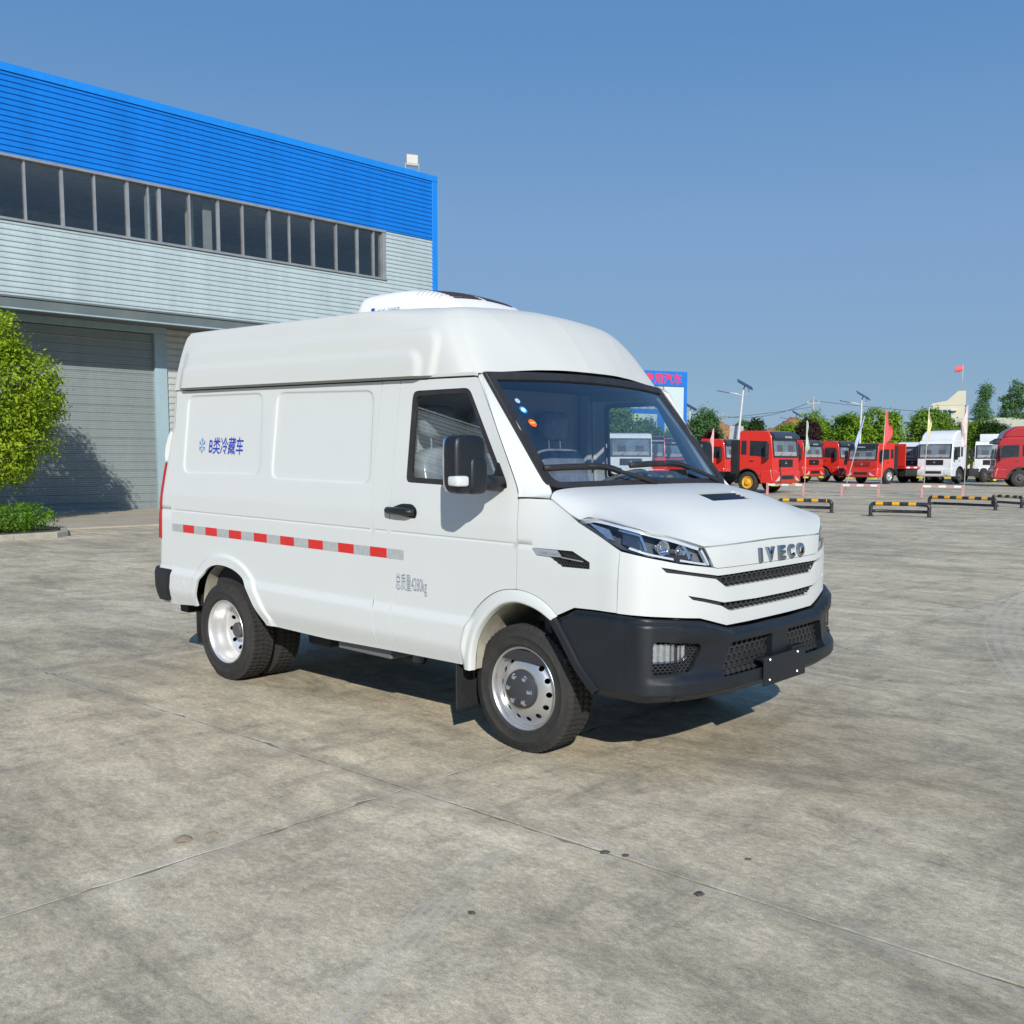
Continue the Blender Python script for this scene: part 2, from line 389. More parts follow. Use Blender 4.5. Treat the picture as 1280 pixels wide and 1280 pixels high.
# yard: joint bed, near slabs as single pieces, far yard one sheet
JX = [3.95+3.96*k for k in range(-8, 2)]; JY = [-1.74+3.96*k for k in range(-2, 12)]
mb = MB(); mb.add([(JX[0], JY[0], -.005), (JX[-1], JY[0], -.005), (JX[-1], JY[-1], -.005), (JX[0], JY[-1], -.005)], [(0, 1, 2, 3)])
yard = mb.build("concrete_yard", MJ, kind="structure")
rs = random.Random(5)
def slab_mesh(sd):
    R = random.Random(sd); h = 3.96/2; g = .0055; n = 64; V = []; base = []
    loop = []
    for (ax, ay, bx, by) in ((-1, -1, 1, -1), (1, -1, 1, 1), (1, 1, -1, 1), (-1, 1, -1, -1)):
        for i in range(n):
            t = i/n; x = ax+(bx-ax)*t; y = ay+(by-ay)*t
            k = (h-g-abs(R.gauss(0, .0035))-(R.random() < .06)*R.uniform(.004, .022))/1
            loop.append((x*k, y*k))
    N = len(loop)
    V = [(x, y, -.014) for x, y in loop]+[(x, y, 0) for x, y in loop]
    Fs = [(i, (i+1) % N, N+(i+1) % N, N+i) for i in range(N)]+[tuple(range(N, 2*N))]
    return mkmesh("slab", V, Fs, MC)
SLABS = [slab_mesh(k) for k in range(5)]
for i in range(len(JX)-1):
    for j in range(len(JY)-1):
        o = obj("slab", SLABS[rs.randrange(5)], yard); o.location = ((JX[i]+JX[i+1])/2, (JY[j]+JY[j+1])/2, rs.uniform(-.0015, .0015)); o.rotation_euler = (0, 0, rs.randrange(4)*math.pi/2)
mb = MB()
X0, X1, Y0, Y1 = JX[0], JX[-1], JY[0], JY[-1]
for a in ((-110, X0, -60, 140), (X1, 60, -60, 140), (X0, X1, -60, Y0), (X0, X1, Y1, 140)):
    mb.add([(a[0], a[2], 0), (a[1], a[2], 0), (a[1], a[3], 0), (a[0], a[3], 0)], [(0, 1, 2, 3)])
mb.build("concrete_apron", MCJ, kind="structure")
# loose grit and dark scraps on the concrete
MST = M("pebble", (.09, .08, .07), .9, var=.5, vscale=40); MST2 = M("crumbled_mortar", (.33, .27, .19), .95, var=.3, vscale=60, bump=.5)
STONES = [((1.18, -2.50), .012, 'small dark pebble alone in the middle foreground'), ((1.275, -1.715), .014, 'dark clod on the slab joint, right one of a pair'), ((1.195, -1.745), .018, 'dark clod on the slab joint, left one of a pair'), ((1.69, -1.83), .019, 'flat dark scrap of concrete just below the slab joint'),
          ((1.66, -1.42), .011, 'smallest dark pebble on the open concrete ahead of the bumper'), ((-.20, -2.82), .035, 'pale crumbled patch of mortar in the slab joint at left'), ((-.17, -2.70), .020, 'smaller pale crumb of mortar beside the crumbled patch')]
def stone(loc, r, label, mat):
    R = random.Random(label); V = []; Fs = []
    n = 7
    for k, (zz, q) in enumerate(((0, 1), (.25*r, .9), (.42*r, .5))):
        for i in range(n):
            a = 2*math.pi*i/n; k2 = r*q*R.uniform(.7, 1.2); V.append((math.cos(a)*k2*1.4, math.sin(a)*k2, zz))
    for k in range(2): Fs += [(k*n+i, k*n+(i+1) % n, (k+1)*n+(i+1) % n, (k+1)*n+i) for i in range(n)]
    Fs.append(tuple(range(2*n, 3*n))); Fs.append(tuple(range(n-1, -1, -1)))
    o = obj("pebble", mkmesh("pebble", V, Fs, mat, 40), label=label, cat="pebble"); o.location = (*loc, .001); o.rotation_euler = (0, 0, R.uniform(0, 6))
for (l, r, lab) in STONES: stone(l, r, lab, MST2 if 'mortar' in lab else MST)
# ================================================================= warehouse
BO = Vector((-26.48, 11.36, 0)); BD = Vector((.0426144, .9990916, 0)); BN = Vector((.9990916, -.0426144, 0))
def W(u, w, z): return BO+BD*u+BN*w+Vector((0, 0, z))
wh = empty("warehouse", BO, label="large warehouse with blue corrugated band, grey cladding and ribbon windows", cat="warehouse")
wh_inv = Matrix.Translation(-BO)
def wb(mb_, name, mat, parent=None, smooth=False, bevel=0.0):
    """build in (u,w,z) facade coordinates under the warehouse"""
    par = parent or wh
    return mb_.build(name, mat, par, smooth, bevel, tf=lambda u, w, z: W(u, w, z)-BO)
def paint_sheet(name, col, streak=.18, rough=.35):
    t = NT(name); p = t.pos()
    s1 = t.noise(t.scale(p, 1, 1, .12), 1.6, 6, .65); s2 = t.noise(p, 9, 4, .6)
    c = t.ramp(s1, [(.3, tuple(x*(1-streak) for x in col)), (.7, tuple(min(1, x*(1+streak*.7)) for x in col))])
    c = t.mix(.15, c, t.ramp(s2, [(.3, (.6, .6, .6)), (.7, (1.2, 1.2, 1.2))]), 'MULTIPLY')
    t.set(Base_Color=c, Roughness=rough, Metallic=0.0); t.bump(t.noise(t.scale(p, .35, .35, 1), 3, 3), .25, .012); return t.m
MBLUE = paint_sheet("blue_sheet", (.005, .185, .64), .12); MBLUE2 = paint_sheet("blue_trim", (.010, .23, .74), .1)
MGREY = paint_sheet("grey_sheet", (.44, .525, .545), .12); MCREAM = paint_sheet("cream_sheet", (.50, .515, .48), .15)
MDOOR = paint_sheet("door_sheet", (.25, .285, .278), .10, .42); MJAMB = paint_sheet("door_jamb_paint", (.34, .46, .50), .12, .5)
MALU = M("window_aluminium", (.42, .43, .43), .42, .55, var=.15, vscale=2, dirt=.3); MDARK = M("dark_interior", (.50, .50, .48), .9, var=.2)
MWG = glassmat("warehouse_glass", (.80, .82, .82), 1.0, 1.7)
CW = 1.75
def corr(u0, u1, z0, z1, w, name, mat, pitch=.145, dep=.032, sheet=7.0, parent=None):
    """horizontally ribbed cladding laid in sheets"""
    prof = []
    n = int(round((z1-z0)/pitch)); pt = (z1-z0)/n
    for k in range(n):
        z = z0+k*pt; prof += [(z, 0), (z+pt*.34, 0), (z+pt*.48, dep), (z+pt*.86, dep)]
    prof.append((z1, 0))
    ns = max(1, int(round((u1-u0)/sheet))); L = (u1-u0)/ns
    for i in range(ns):
        a = u0+i*L; b = u0+(i+1)*L+(.0 if i < ns-1 else 0); ww = w+(.003 if i % 2 else 0)
        mb = MB(); m = len(prof)
        mb.add([(a, ww+d, z) for z, d in prof]+[(b, ww+d, z) for z, d in prof], [(k, m+k, m+k+1, k+1) for k in range(m-1)])
        wb(mb, name, mat, parent)
UL, UR = -60.0, 10.35
corr(UL, UR-.2, 9.62, 11.72, CW, "blue_sheet", MBLUE)
corr(UL, UR-.2, 5.96, 7.90, CW, "grey_sheet", MGREY)
corr(7.98, UR-.2, 7.90, 9.60, CW, "grey_sheet", MGREY)
mb = MB(); mb.bbox(UL, UR+.05, CW-.35, CW+.07, 11.72, 11.93); wb(mb, "coping", MBLUE2, bevel=.01)
mb = MB(); mb.bbox(UR-.2, UR+.04, CW-.2, CW+.06, 0.0, 11.715); wb(mb, "corner_trim", MBLUE2, bevel=.01)
mb = MB(); mb.bbox(UL, 7.98, CW-.05, CW+.075, 9.54, 9.615); wb(mb, "window_head_flashing", MALU, bevel=.006)
mb = MB(); mb.bbox(UL, 8.0, CW-.12, CW+.085, 7.90, 7.97); wb(mb, "window_sill", MALU, bevel=.006)
# ribbon window: frame, mullions, panes
MU = [-40, -22, -20.5, -19, -17.5, -16, -14.5, -13, -11.5, -10, -8.6, -7.2, -6.1, -5.15, -4.22, -3.23, -2.33, -1.38, -.75, -.41, .54, 1.50, 2.34, 3.30, 4.06, 4.97, 5.90, 6.79, 7.48]
ends = [UL]+MU+[7.86]
for k, u in enumerate(MU):
    wd = .09 if k % 2 else .055
    mb = MB(); mb.bbox(u-wd/2, u+wd/2, CW-.10, CW-.0-(.02 if k % 3 == 0 else 0), 7.97, 9.54); wb(mb, "mullion", MALU)
mb = MB(); mb.bbox(7.82, 7.98, CW-.20, CW+.05, 7.97, 9.54); wb(mb, "window_jamb", MALU)
for a, b in zip(ends[:-1], ends[1:]):
    mb = MB(); mb.bbox(a+.02, b-.02, CW-.075, CW-.065, 7.97, 9.54); wb(mb, "window_pane", MWG)
# room behind the ribbon window
mb = MB(); mb.bbox(UL, UR-.3, -5.5, -5.4, 5.8, 11.6); mb.bbox(UL, UR-.3, -5.4, CW-.3, 7.6, 7.7); mb.bbox(UL, UR-.3, -5.4, CW-.3, 9.9, 10.0); mb.bbox(UR-.32, UR-.25, -5.4, CW-.3, 7.7, 9.9); wb(mb, "upper_room", MDARK)
mb = MB(); mb.bbox(.71, .90, CW-.62, CW-.45, 7.7, 9.9); wb(mb, "inner_column", M("cream_column", (.62, .58, .48), .7))
mb = MB(); mb.bbox(1.17, 1.46, CW-.40, CW-.36, 7.7, 9.9); wb(mb, "curtain", M("grey_curtain", (.42, .42, .40), .85))
for a in (-.72, 3.36):
    mb = MB(); mb.bbox(a, a+.16, CW-.35, CW-.25, 7.7, 9.9); wb(mb, "inner_post", MGREY)
# overhang fascia, soffit
mb = MB(); mb.bbox(UL, UR-.1, CW-.12, CW+.02, 5.64, 5.90); mb.bbox(UL, UR-.1, CW-.12, CW+.06, 5.90, 5.955); wb(mb, "fascia_beam", M("fascia_shade_grey", (.115, .145, .15), .6, var=.15, vscale=.8, dirt=.4, dirtcol=(.2, .18, .15)), bevel=.008)  # base grey darkened to carry the shade below the cladding edge
mb = MB(); mb.bbox(UL, UR-.1, CW-.12, CW+.05, 5.60, 5.637); wb(mb, "drip_edge", MJAMB)
mb = MB(); mb.bbox(UL, UR-.1, -.1, CW-.125, 5.70, 5.76); wb(mb, "soffit", M("soffit_grey", (.16, .17, .17), .8))
# ground-floor wall and roller door
corr(.52, UR-.2, .45, 5.70, 0, "cream_sheet", MCREAM, .20, .03, 5)
corr(UL, -7.2, .45, 5.70, 0, "cream_sheet", MCREAM, .20, .03, 6)
mb = MB(); mb.bbox(.52, UR-.2, -.12, .05, 0, .45); mb.bbox(UL, -7.2, -.12, .05, 0, .45); wb(mb, "plinth", M("plinth_render", (.45, .40, .30), .9, var=.15))
for a in (.10, -7.2):
    mb = MB(); mb.bbox(a, a+.40, -.15, .10, 0, 5.50); wb(mb, "door_jamb", MJAMB, bevel=.01)
mb = MB(); mb.bbox(-7.2, .50, -.15, .12, 5.503, 5.70); wb(mb, "door_lintel", MJAMB)
nS = 22
for k in range(nS):
    z0 = .02+k*5.46/nS; z1 = z0+5.46/nS
    mb = MB(); m = []
    hh = z1-z0
    for (q, d) in ((0.0, -.05), (.04, -.028), (.22, -.028), (.25, -.036), (.28, -.028), (.47, -.028), (.50, -.037), (.53, -.028), (.72, -.028), (.75, -.036), (.78, -.028), (.97, -.028), (1.0, -.05)): m.append((z0+q*hh, d+(.012 if k % 4 == 0 and q > .8 else 0)))
    n = len(m); mb.add([(-6.8, d, z) for z, d in m]+[(.10, d, z) for z, d in m], [(i, n+i, n+i+1, i+1) for i in range(n-1)])
    wb(mb, "door_slat", MDOOR)
mb = MB(); mb.bbox(-6.8, .1, -.10, -.02, 0, .05); wb(mb, "bottom_rail", MALU)
# body of the building behind the facade
mb = MB(); mb.bbox(UL, UR-.15, -30, -.16, .0, 5.69); mb.bbox(UL, UR-.15, -30, -5.52, 5.69, 11.5); mb.bbox(UR-.5, UR-.15, -5.5, CW-.2, 5.77, 11.5); mb.bbox(UL, UR-.5, -5.5, CW-.35, 11.5, 11.6); wb(mb, "rear_mass", MGREY)
# flood light on the parapet
fl = empty("flood_light", W(9.35, CW-.12, 11.93), label="small flood light standing on the blue parapet", cat="flood light")
MFL = M("lamp_housing", (.52, .50, .42), .5, .2)
mb = MB(); mb.box((0, 0, .40), (.12, .44, .40)); mb.build("housing", MFL, fl, bevel=.03)
mb = MB(); mb.box((.066, 0, .42), (.012, .34, .28)); mb.build("lens", M("lamp_lens", (.62, .62, .55), .15), fl)
mb = MB(); mb.tube([(0, -.25, .3), (0, -.25, .02), (0, .25, .02), (0, .25, .3)], .018, 6); mb.build("bracket", MFL, fl)
fl.rotation_euler = (0, 0, -.45)
# threshold paving in front of the door
mb = MB(); mb.bbox(UL, UR, .12, 7.5, .0, .035)
wb(mb, "door_apron", M("door_apron_concrete", (.42, .36, .27), .9, var=.14, vscale=.8, bump=.3))
# ================================================================= vegetation tools
def leafmat(name, dark, light, trans=.35):
    t = NT(name); p = t.pos()
    isl = t.n("NewGeometry").outputs["Random Per Island"]
    f = t.math('ADD', t.math('MULTIPLY', t.noise(p, 1.7, 3), .55), t.math('MULTIPLY', isl, .45))
    c = t.ramp(f, [(.25, dark), (.72, light)])
    t.set(Base_Color=c, Roughness=.6); t.b.inputs["Specular IOR Level"].default_value = .15
    tl = t.n("BsdfTranslucent", Color=t.mix(.5, c, (.20, .42, .03))); mx = t.n("MixShader"); mx.inputs[0].default_value = trans
    t.nt.links.new(t.b.outputs[0], mx.inputs[1]); t.nt.links.new(tl.outputs[0], mx.inputs[2]); t.nt.links.new(mx.outputs[0], t.out.inputs[0])
    return t.m
MBARK = M("bark", (.11, .085, .06), .9, var=.35, vscale=8, bump=.6, bscale=30)
def crown_mesh(name, lobes, n, leaf, mat, seed=0, clump=.22, per=26, shell=.16, flat=.0):
    R = np.random.default_rng(seed); P = []; Nn = []
    wts = np.array([l[1][0]*l[1][1]+l[1][1]*l[1][2]+l[1][0]*l[1][2] for l in lobes]); wts = wts/wts.sum()
    nc = max(1, n//per)
    li = R.choice(len(lobes), nc, p=wts)
    d = R.normal(size=(nc, 3)); d /= np.linalg.norm(d, axis=1, keepdims=True)
    ph = R.uniform(0, 6, 6)
    bump = 1+.13*np.sin(d[:, 0]*4.3+ph[0]+li)*np.sin(d[:, 1]*5.1+ph[1])+.10*np.sin(d[:, 2]*7+ph[2]+li*1.7)
    rr = (1-np.abs(R.normal(0, shell, nc)))*bump
    Cc = np.array([lobes[i][0] for i in li])+d*rr[:, None]*np.array([lobes[i][1] for i in li])
    k = np.repeat(np.arange(nc), per)
    off = R.normal(0, clump, (len(k), 3))*np.array([1, 1, .8]); Q = Cc[k]+off
    out = d[k]*.55+off/max(clump, 1e-6)*.35+R.normal(0, .55, (len(k), 3))+np.array([0, 0, .35])
    out /= np.linalg.norm(out, axis=1, keepdims=True)
    a = np.cross(out, R.normal(size=out.shape)); a /= np.linalg.norm(a, axis=1, keepdims=True)+1e-9; b = np.cross(out, a)
    s = leaf*R.uniform(.6, 1.35, (len(k), 1)); bend = out*s*.18
    V = np.empty((len(k), 4, 3)); V[:, 0] = Q-a*s; V[:, 1] = Q-b*s*.46+bend; V[:, 2] = Q+a*s; V[:, 3] = Q+b*s*.46+bend
    m = len(k); me = bpy.data.meshes.new(name)
    me.vertices.add(4*m); me.vertices.foreach_set("co", V.astype(np.float32).ravel())
    me.loops.add(4*m); me.loops.foreach_set("vertex_index", np.arange(4*m, dtype=np.int32))
    me.polygons.add(m); me.polygons.foreach_set("loop_start", np.arange(0, 4*m, 4, dtype=np.int32)); me.polygons.foreach_set("loop_total", np.full(m, 4, dtype=np.int32))
    me.materials.append(mat); me.update(calc_edges=True); me.validate(); return me
def trunk_mesh(name, h, r, lobes, seed=0, spread=.5):
    R = random.Random(seed); mb = MB()
    pts = [(R.gauss(0, .02)*i, R.gauss(0, .02)*i, h*i/5) for i in range(6)]; pts[0] = (0, 0, -.05)
    mb.tube(pts, [r*1.25, r, r*.92, r*.85, r*.75, r*.6], 9)
    top = Vector(pts[-1])
    for (c, rad) in lobes:
        c = Vector(c); st = Vector(pts[R.choice((3, 4, 5))]); mid = st.lerp(c, .5)+Vector((R.gauss(0, .1), R.gauss(0, .1), .1))*rad[0]
        mb.tube([st, mid, c], [r*.5, r*.33, r*.14], 6)
        for _ in range(3):
            e = c+Vector((R.gauss(0, .5)*rad[0], R.gauss(0, .5)*rad[1], R.uniform(-.1, .6)*rad[2])); mb.tube([mid.lerp(c, R.uniform(.2, 1)), e], [r*.2, r*.06], 5)
    return mkmesh(name, mb.v, mb.f, MBARK, True)
def make_tree(name, loc, lobes, n, leaf, mat, h, r, seed, label, cat="tree", group=None, clump=.22, per=26, shell=.16):
    t = empty(name, loc, label=label, cat=cat, group=group)
    obj("trunk", trunk_mesh("trunk", h, r, lobes, seed), t)
    obj("crown", crown_mesh("crown", lobes, n, leaf, mat, seed, clump, per, shell), t)
    return t
LF1 = leafmat("fresh_leaf", (.11, .185, .012), (.44, .565, .035)); LF2 = leafmat("hedge_leaf", (.06, .14, .012), (.19, .36, .035))
make_tree("round_tree", (-23.0, 4.9, 0), [((0, -.2, 2.0), (1.5, 1.45, 1.15)), ((.1, 0, 3.2), (1.7, 1.7, 1.25)), ((0, -.2, 4.3), (1.2, 1.15, .80)), ((.2, .55, 2.3), (1.1, 1.05, .9)), ((-.3, -.9, 3.0), (1.3, 1.2, 1.1)), ((.7, .9, 3.7), (.75, .7, .65)), ((.9, .3, 1.7), (.7, .75, .6)), ((.5, 1.2, 2.9), (.6, .6, .55)), ((.4, .4, 4.7), (.6, .6, .5))],
          44000, .050, LF1, 1.6, .10, 3, "bright green round-crowned tree in front of the roller door", clump=.13, per=40, shell=.12)
# planter with kerb and clipped hedge
pl = empty("planter", (-17, 0, 0), label="low kerbed planting bed below the green tree", cat="planter")
MK = M("kerb_concrete", (.42, .38, .30), .85, var=.15, vscale=4, bump=.3)
KP = [(.25, -8.0), (.05, 3.2), (-.06, 4.1), (-.35, 4.45), (-1.9, 5.10), (-4.2, 5.3)]
kp = resample(KP, 1.0, False)
for a, b in zip(kp[:-1], kp[1:]):
    a = Vector((*a, 0)); b = Vector((*b, 0)); d_ = (b-a).normalized(); n_ = Vector((-d_.y, d_.x, 0)); g = d_*.005
    mb = MB(); mb.prism([(0, 0), (.13, 0), (.13, .12), (.02, .12), (0, .10)], lambda p, q: a+g+n_*p+Vector((0, 0, q)), lambda p, q: b-g+n_*p+Vector((0, 0, q))); mb.build("kerb_stone", MK, pl)
mb = MB(); mb.prism([(.10, -8.0), (-.08, 3.2), (-.2, 4.05), (-.42, 4.30), (-1.9, 4.95), (-4.2, 5.15), (-6.5, 5.2), (-6.5, -8)], lambda a, b: (a, b, 0), lambda a, b: (a, b, .09)); mb.build("soil", M("planter_soil", (.09, .07, .045), .95, var=.4, vscale=12, bump=.8, bscale=20), pl)
hd = empty("hedge", (-18.35, 2.75, .09), label="low clipped green hedge along the kerb under the tree", cat="hedge")
hl = []
R_ = random.Random(2)
for yy in np.arange(-7.0, 1.75, .42):
    hl.append(((.05+R_.gauss(0, .03)-max(0, yy-.9)*.35, yy, .28), (.68, .40, .26)))
obj("foliage", crown_mesh("foliage", hl, 34000, .030, LF2, 4, .06, 24, .10), hd)
for yy in np.arange(-3.0, 1.75, .45):
    mb = MB(); mb.tube([(R_.gauss(0, .1), yy, -.02), (R_.gauss(0, .2), yy+R_.gauss(0, .1), .4)], [.012, .005], 5); mb.build("stem", MBARK, hd)
# ================================================================= the van
RK = .01802
van = empty("refrigerated_van", (0, 0, 0), label="white high-roof refrigerated van with black front bumper parked on the concrete", cat="van")
def paintmat(name, col, rough, coat, dirt=.0):
    t = NT(name); p = t.pos()
    c = t.mix(.25, col, t.ramp(t.noise(p, 2.2, 5, .6), [(.3, (.93, .93, .92)), (.7, (1, 1, 1))]), 'MULTIPLY')
    z = t.n("SeparateXYZ", Vector=p).outputs[2]
    dst = t.math('MULTIPLY', t.math('SUBTRACT', 1.0, t.math('DIVIDE', z, .75), clamp=True), t.ramp(t.noise(t.scale(p, 1, 1, .5), 7, 5, .7), [(.35, (0, 0, 0)), (.7, (1, 1, 1))]))
    c = t.mix(t.math('MULTIPLY', dst, .35), c, (.52, .47, .38))
    if dirt:
        st = t.noise(t.scale(p, 3, 3, .25), 3.5, 6, .7); c = t.mix(t.math('MULTIPLY', t.ramp(st, [(.5, (0, 0, 0)), (.75, (1, 1, 1))]), dirt), c, (.60, .585, .54))
    t.set(Base_Color=c, Roughness=rough, Coat_Weight=coat, Coat_Roughness=.05); t.b.inputs['Specular IOR Level'].default_value = .16
    t.bump(t.noise(p, 140, 2), .015, .002); return t.m
PAINT = paintmat("white_paint", (.615, .635, .62), .45, .05); FIBRE = paintmat("white_fibreglass", (.575, .585, .555), .55, .02, .22)
BLACK = M("black_plastic", (.009, .0115, .0155), .44, var=.15, vscale=5, bump=.15, bscale=350, dirt=.06, dirtcol=(.06, .06, .06))
GLOSSB = M("gloss_black", (.012, .012, .014), .12, var=.05); RUBBER = M("black_rubber", (.022, .021, .022), .6, var=.3, vscale=10)
SHELL = M("inner_shell_dark", (.03, .03, .033), .8); CHROME = M("chrome", (.80, .81, .83), .06, 1.0, var=.02)
SILVER = M("wheel_silver", (.58, .58, .58), .30, .75, var=.06, vscale=8); HUBGREY = M("hub_grey", (.05, .053, .060), .45, .2)
WELL = M("dusty_wheel_well", (.40, .37, .30), .9, var=.25, vscale=7, dirt=.5, dirtcol=(.16, .14, .11)); UNDER = M("underbody_black", (.018, .018, .02), .7, var=.3)
TYRE = M("tyre_rubber", (.024, .023, .022), .80, var=.25, vscale=14, dirt=.18, dirtcol=(.085, .075, .06)); GREYP = M("grey_trim", (.13, .135, .14), .6)
WSG = glassmat("windscreen_glass", (.80, .85, .90), 1.0, 2.5); SDG = glassmat("side_glass", (.84, .88, .88), 1.0, 2.2); LENS = glassmat("lamp_lens_clear", (.93, .95, .97), 1.0, 1.45)
RED = M("reflective_red", (.62, .022, .02), .35, var=.05); SIL = M("reflective_silver", (.47, .50, .50), .3, .25, var=.1, vscale=30)
# ---- plan outline of the body swept round from flank to nose
PLAN = np.array([(-4.2, -1), (0, -1), (.30, -1), (.55, -1), (.70, -.996), (.80, -.965), (.875, -.86), (.945, -.71), (.980, -.55), (.996, -.28), (1.0, 0), (.996, .28), (.98, .55)])
_s = [PLAN[0, 0]]
for a, b in zip(PLAN[:-1], PLAN[1:]): _s.append(_s[-1]+np.hypot(*(b-a)))
SK = np.array(_s); SM = SK[10]
_T = np.zeros_like(PLAN)
for i in range(len(PLAN)):
    if i in (0, len(PLAN)-1):
        k = 0 if i == 0 else i-1; _T[i] = (PLAN[k+1]-PLAN[k])/(SK[k+1]-SK[k])
    else:
        h0 = SK[i]-SK[i-1]; h1 = SK[i+1]-SK[i]; _T[i] = ((PLAN[i]-PLAN[i-1])/h0*h1+(PLAN[i+1]-PLAN[i])/h1*h0)/(h0+h1)
def plan(s):
    i = np.clip(np.searchsorted(SK, s)-1, 0, len(SK)-2); h = SK[i+1]-SK[i]; t = (s-SK[i])/h
    P = (2*t**3-3*t**2+1)[..., None]*PLAN[i]+((t**3-2*t**2+t)*h)[..., None]*_T[i]+(-2*t**3+3*t**2)[..., None]*PLAN[i+1]+((t**3-t**2)*h)[..., None]*_T[i+1]
    D = ((6*t**2-6*t)/h)[..., None]*(PLAN[i]-PLAN[i+1])+(3*t**2-4*t+1)[..., None]*_T[i]+(3*t**2-2*t)[..., None]*_T[i+1]
    D = D/np.linalg.norm(D, axis=-1, keepdims=True); return P, np.stack([D[..., 1], -D[..., 0]], -1)
def inset(s, z):
    k = sst(-.05, .35, s); return np.maximum(0, z-1.25)*.094*(1-k)+.45*np.maximum(0, z-1.0)**2*k
def wrap(s, z, d=0.0):
    s = np.asarray(s, float); z = np.asarray(z, float); m = s > SM; ss = np.where(m, 2*SM-s, s)
    P, n = plan(ss); o = d-inset(ss, z); x = P[..., 0]+n[..., 0]*o; y = P[..., 1]+n[..., 1]*o
    return np.stack([x, np.where(m, -y, y), z+0*x], -1)
# ---- pressed features of the flank
P1 = fillet([(-3.305, 1.430), (-2.318, 1.445), (-2.338, 1.995), (-3.285, 1.995)], .07)
P2 = fillet([(-2.185, 1.422), (-1.165, 1.42), (-1.18, 1.982), (-2.165, 1.993)], .07)
RA_IN = smoothpath([(-3.10, .42), (-3.085, .55), (-3.03, .675), (-2.93, .755), (-2.80, .785), (-2.65, .775), (-2.53, .735), (-2.44, .665), (-2.365, .572), (-2.25, .43)])
RA_OUT = smoothpath([(-3.19, .42), (-3.165, .60), (-3.08, .765), (-2.95, .845), (-2.80, .865), (-2.62, .85), (-2.47, .80), (-2.36, .70), (-2.28, .59), (-2.15, .42)])
FA_IN = smoothpath([(-.292, .42), (-.285, .52), (-.25, .63), (-.178, .725), (-.08, .80), (.026, .832), (.12, .826), (.20, .805), (.285, .765)])
FA_OUT = smoothpath([(-.372, .42), (-.362, .55), (-.315, .69), (-.225, .80), (-.10, .88), (.038, .905), (.15, .892), (.245, .855), (.318, .80)])
def sd(s, z):
    """outward relief of the flank"""
    s = np.asarray(s, float); z = np.asarray(z, float); P = np.stack([s.ravel(), z.ravel()], 1)
    d = -.0065*np.exp(-((P[:, 1]-1.147)/.0045)**2)*sst(.16, .13, P[:, 0])
    d += .024*sst(.728, .655, P[:, 1])-.045*sst(.56, .38, P[:, 1])
    k = sst(.30, .12, np.abs(P[:, 0]-.0)) if False else 1
    for Q in (P1, P2):
        dd = dist_path(P, Q, True); dd = np.where(inpoly(P, Q), dd, -dd); d -= .012*sst(-.007, .013, dd)
    for I, O in ((RA_IN, RA_OUT),):
        a = dist_path(P, I); d += .018*sst(.090, .060, a)
    return d.reshape(s.shape)
def flank(s, z): return wrap(s, z, sd(s, z))
def vo(name, V, F, mat, parent=None, N=None, smooth=True, mirror=False, **kw):
    V = np.array(V, float).reshape(-1, 3).copy()
    if mirror:
        V[:, 1] *= -1; F = [tuple(reversed(f)) for f in F]
        if N is not None: N = np.array(N)*[1, -1, 1]
    V[:, 2] -= RK*V[:, 0]
    return obj(name, mkmesh(name, V, F, mat, smooth, N), parent or van, **kw)
def vp(name, S, outline, mat, parent=None, holes=(), cons=(), step=.035, gap=.0034, flange=.016, flip=False, both=True, inner=0.0):
    V, F, N = region_mesh(S, offset_poly(outline, gap) if gap else np.array(outline), holes, cons, step, flange, flip)
    o = vo(name, V, F, mat, parent, N)
    o2 = None
    if both: o2 = vo(name, V, F, mat, parent if parent is None or not isinstance(parent, tuple) else parent[1], N, mirror=True)
    return o, o2
def vmb(mb, name, mat, parent=None, smooth=False, bevel=0.0, both=False, **kw):
    f = lambda x, y, z: (x, y, z-RK*x)
    o = mb.build(name, mat, parent or van, smooth, bevel, tf=f, **kw); o2 = None
    if both:
        m2 = MB(); m2.add([(x, -y, z) for x, y, z in mb.v], [tuple(reversed(q)) for q in mb.f]); o2 = m2.build(name, mat, parent or van, smooth, bevel, tf=f, **kw)
    return o, o2
hz = lambda z, a=-3.7, b=.8: [(a, z), (b, z)]
GRV = [hz(1.147), hz(1.152), hz(1.142), hz(1.158), hz(1.136), hz(.728), hz(.705), hz(.68), hz(.655), hz(.60), hz(.56), hz(.52)]
def ring(poly, offs): return [np.vstack([offset_poly(poly, o), offset_poly(poly, o)[:1]]) for o in offs]
def open_off(path, o):
    a = np.array(path); t = np.gradient(a, axis=0); t /= np.linalg.norm(t, axis=1, keepdims=True)
    return a+np.stack([-t[:, 1], t[:, 0]], 1)*o
# rear quarter panel, centre post, door
TOPZ = 2.034
q = [(-3.452, .425)]+[tuple(p) for p in RA_IN if p[1] > .425]+[(-2.245, .42), (-1.60, .412), (-1.085, .425), (-1.105, .60), (-1.122, .75), (-1.124, 1.2), (-1.13, 1.6), (-1.10, TOPZ), (-3.452, TOPZ), (-3.452, 1.6), (-3.452, 1.2)]
vp("rear_quarter_panel", flank, q, PAINT, cons=GRV+ring(P1, (.013, .003, -.007))+ring(P2, (.013, .003, -.007))+[open_off(RA_IN, o) for o in (.02, .045, .06, .068, .075, .082, .09)], step=.04)
q = [(-1.085, .425), (-.93, .428), (-.94, .60), (-.957, .75), (-.967, 1.2), (-.957, 1.6), (-.937, TOPZ), (-1.10, TOPZ), (-1.13, 1.6), (-1.124, 1.2), (-1.122, .75), (-1.105, .60)]
vp("centre_post", flank, q, PAINT, cons=GRV, step=.045)
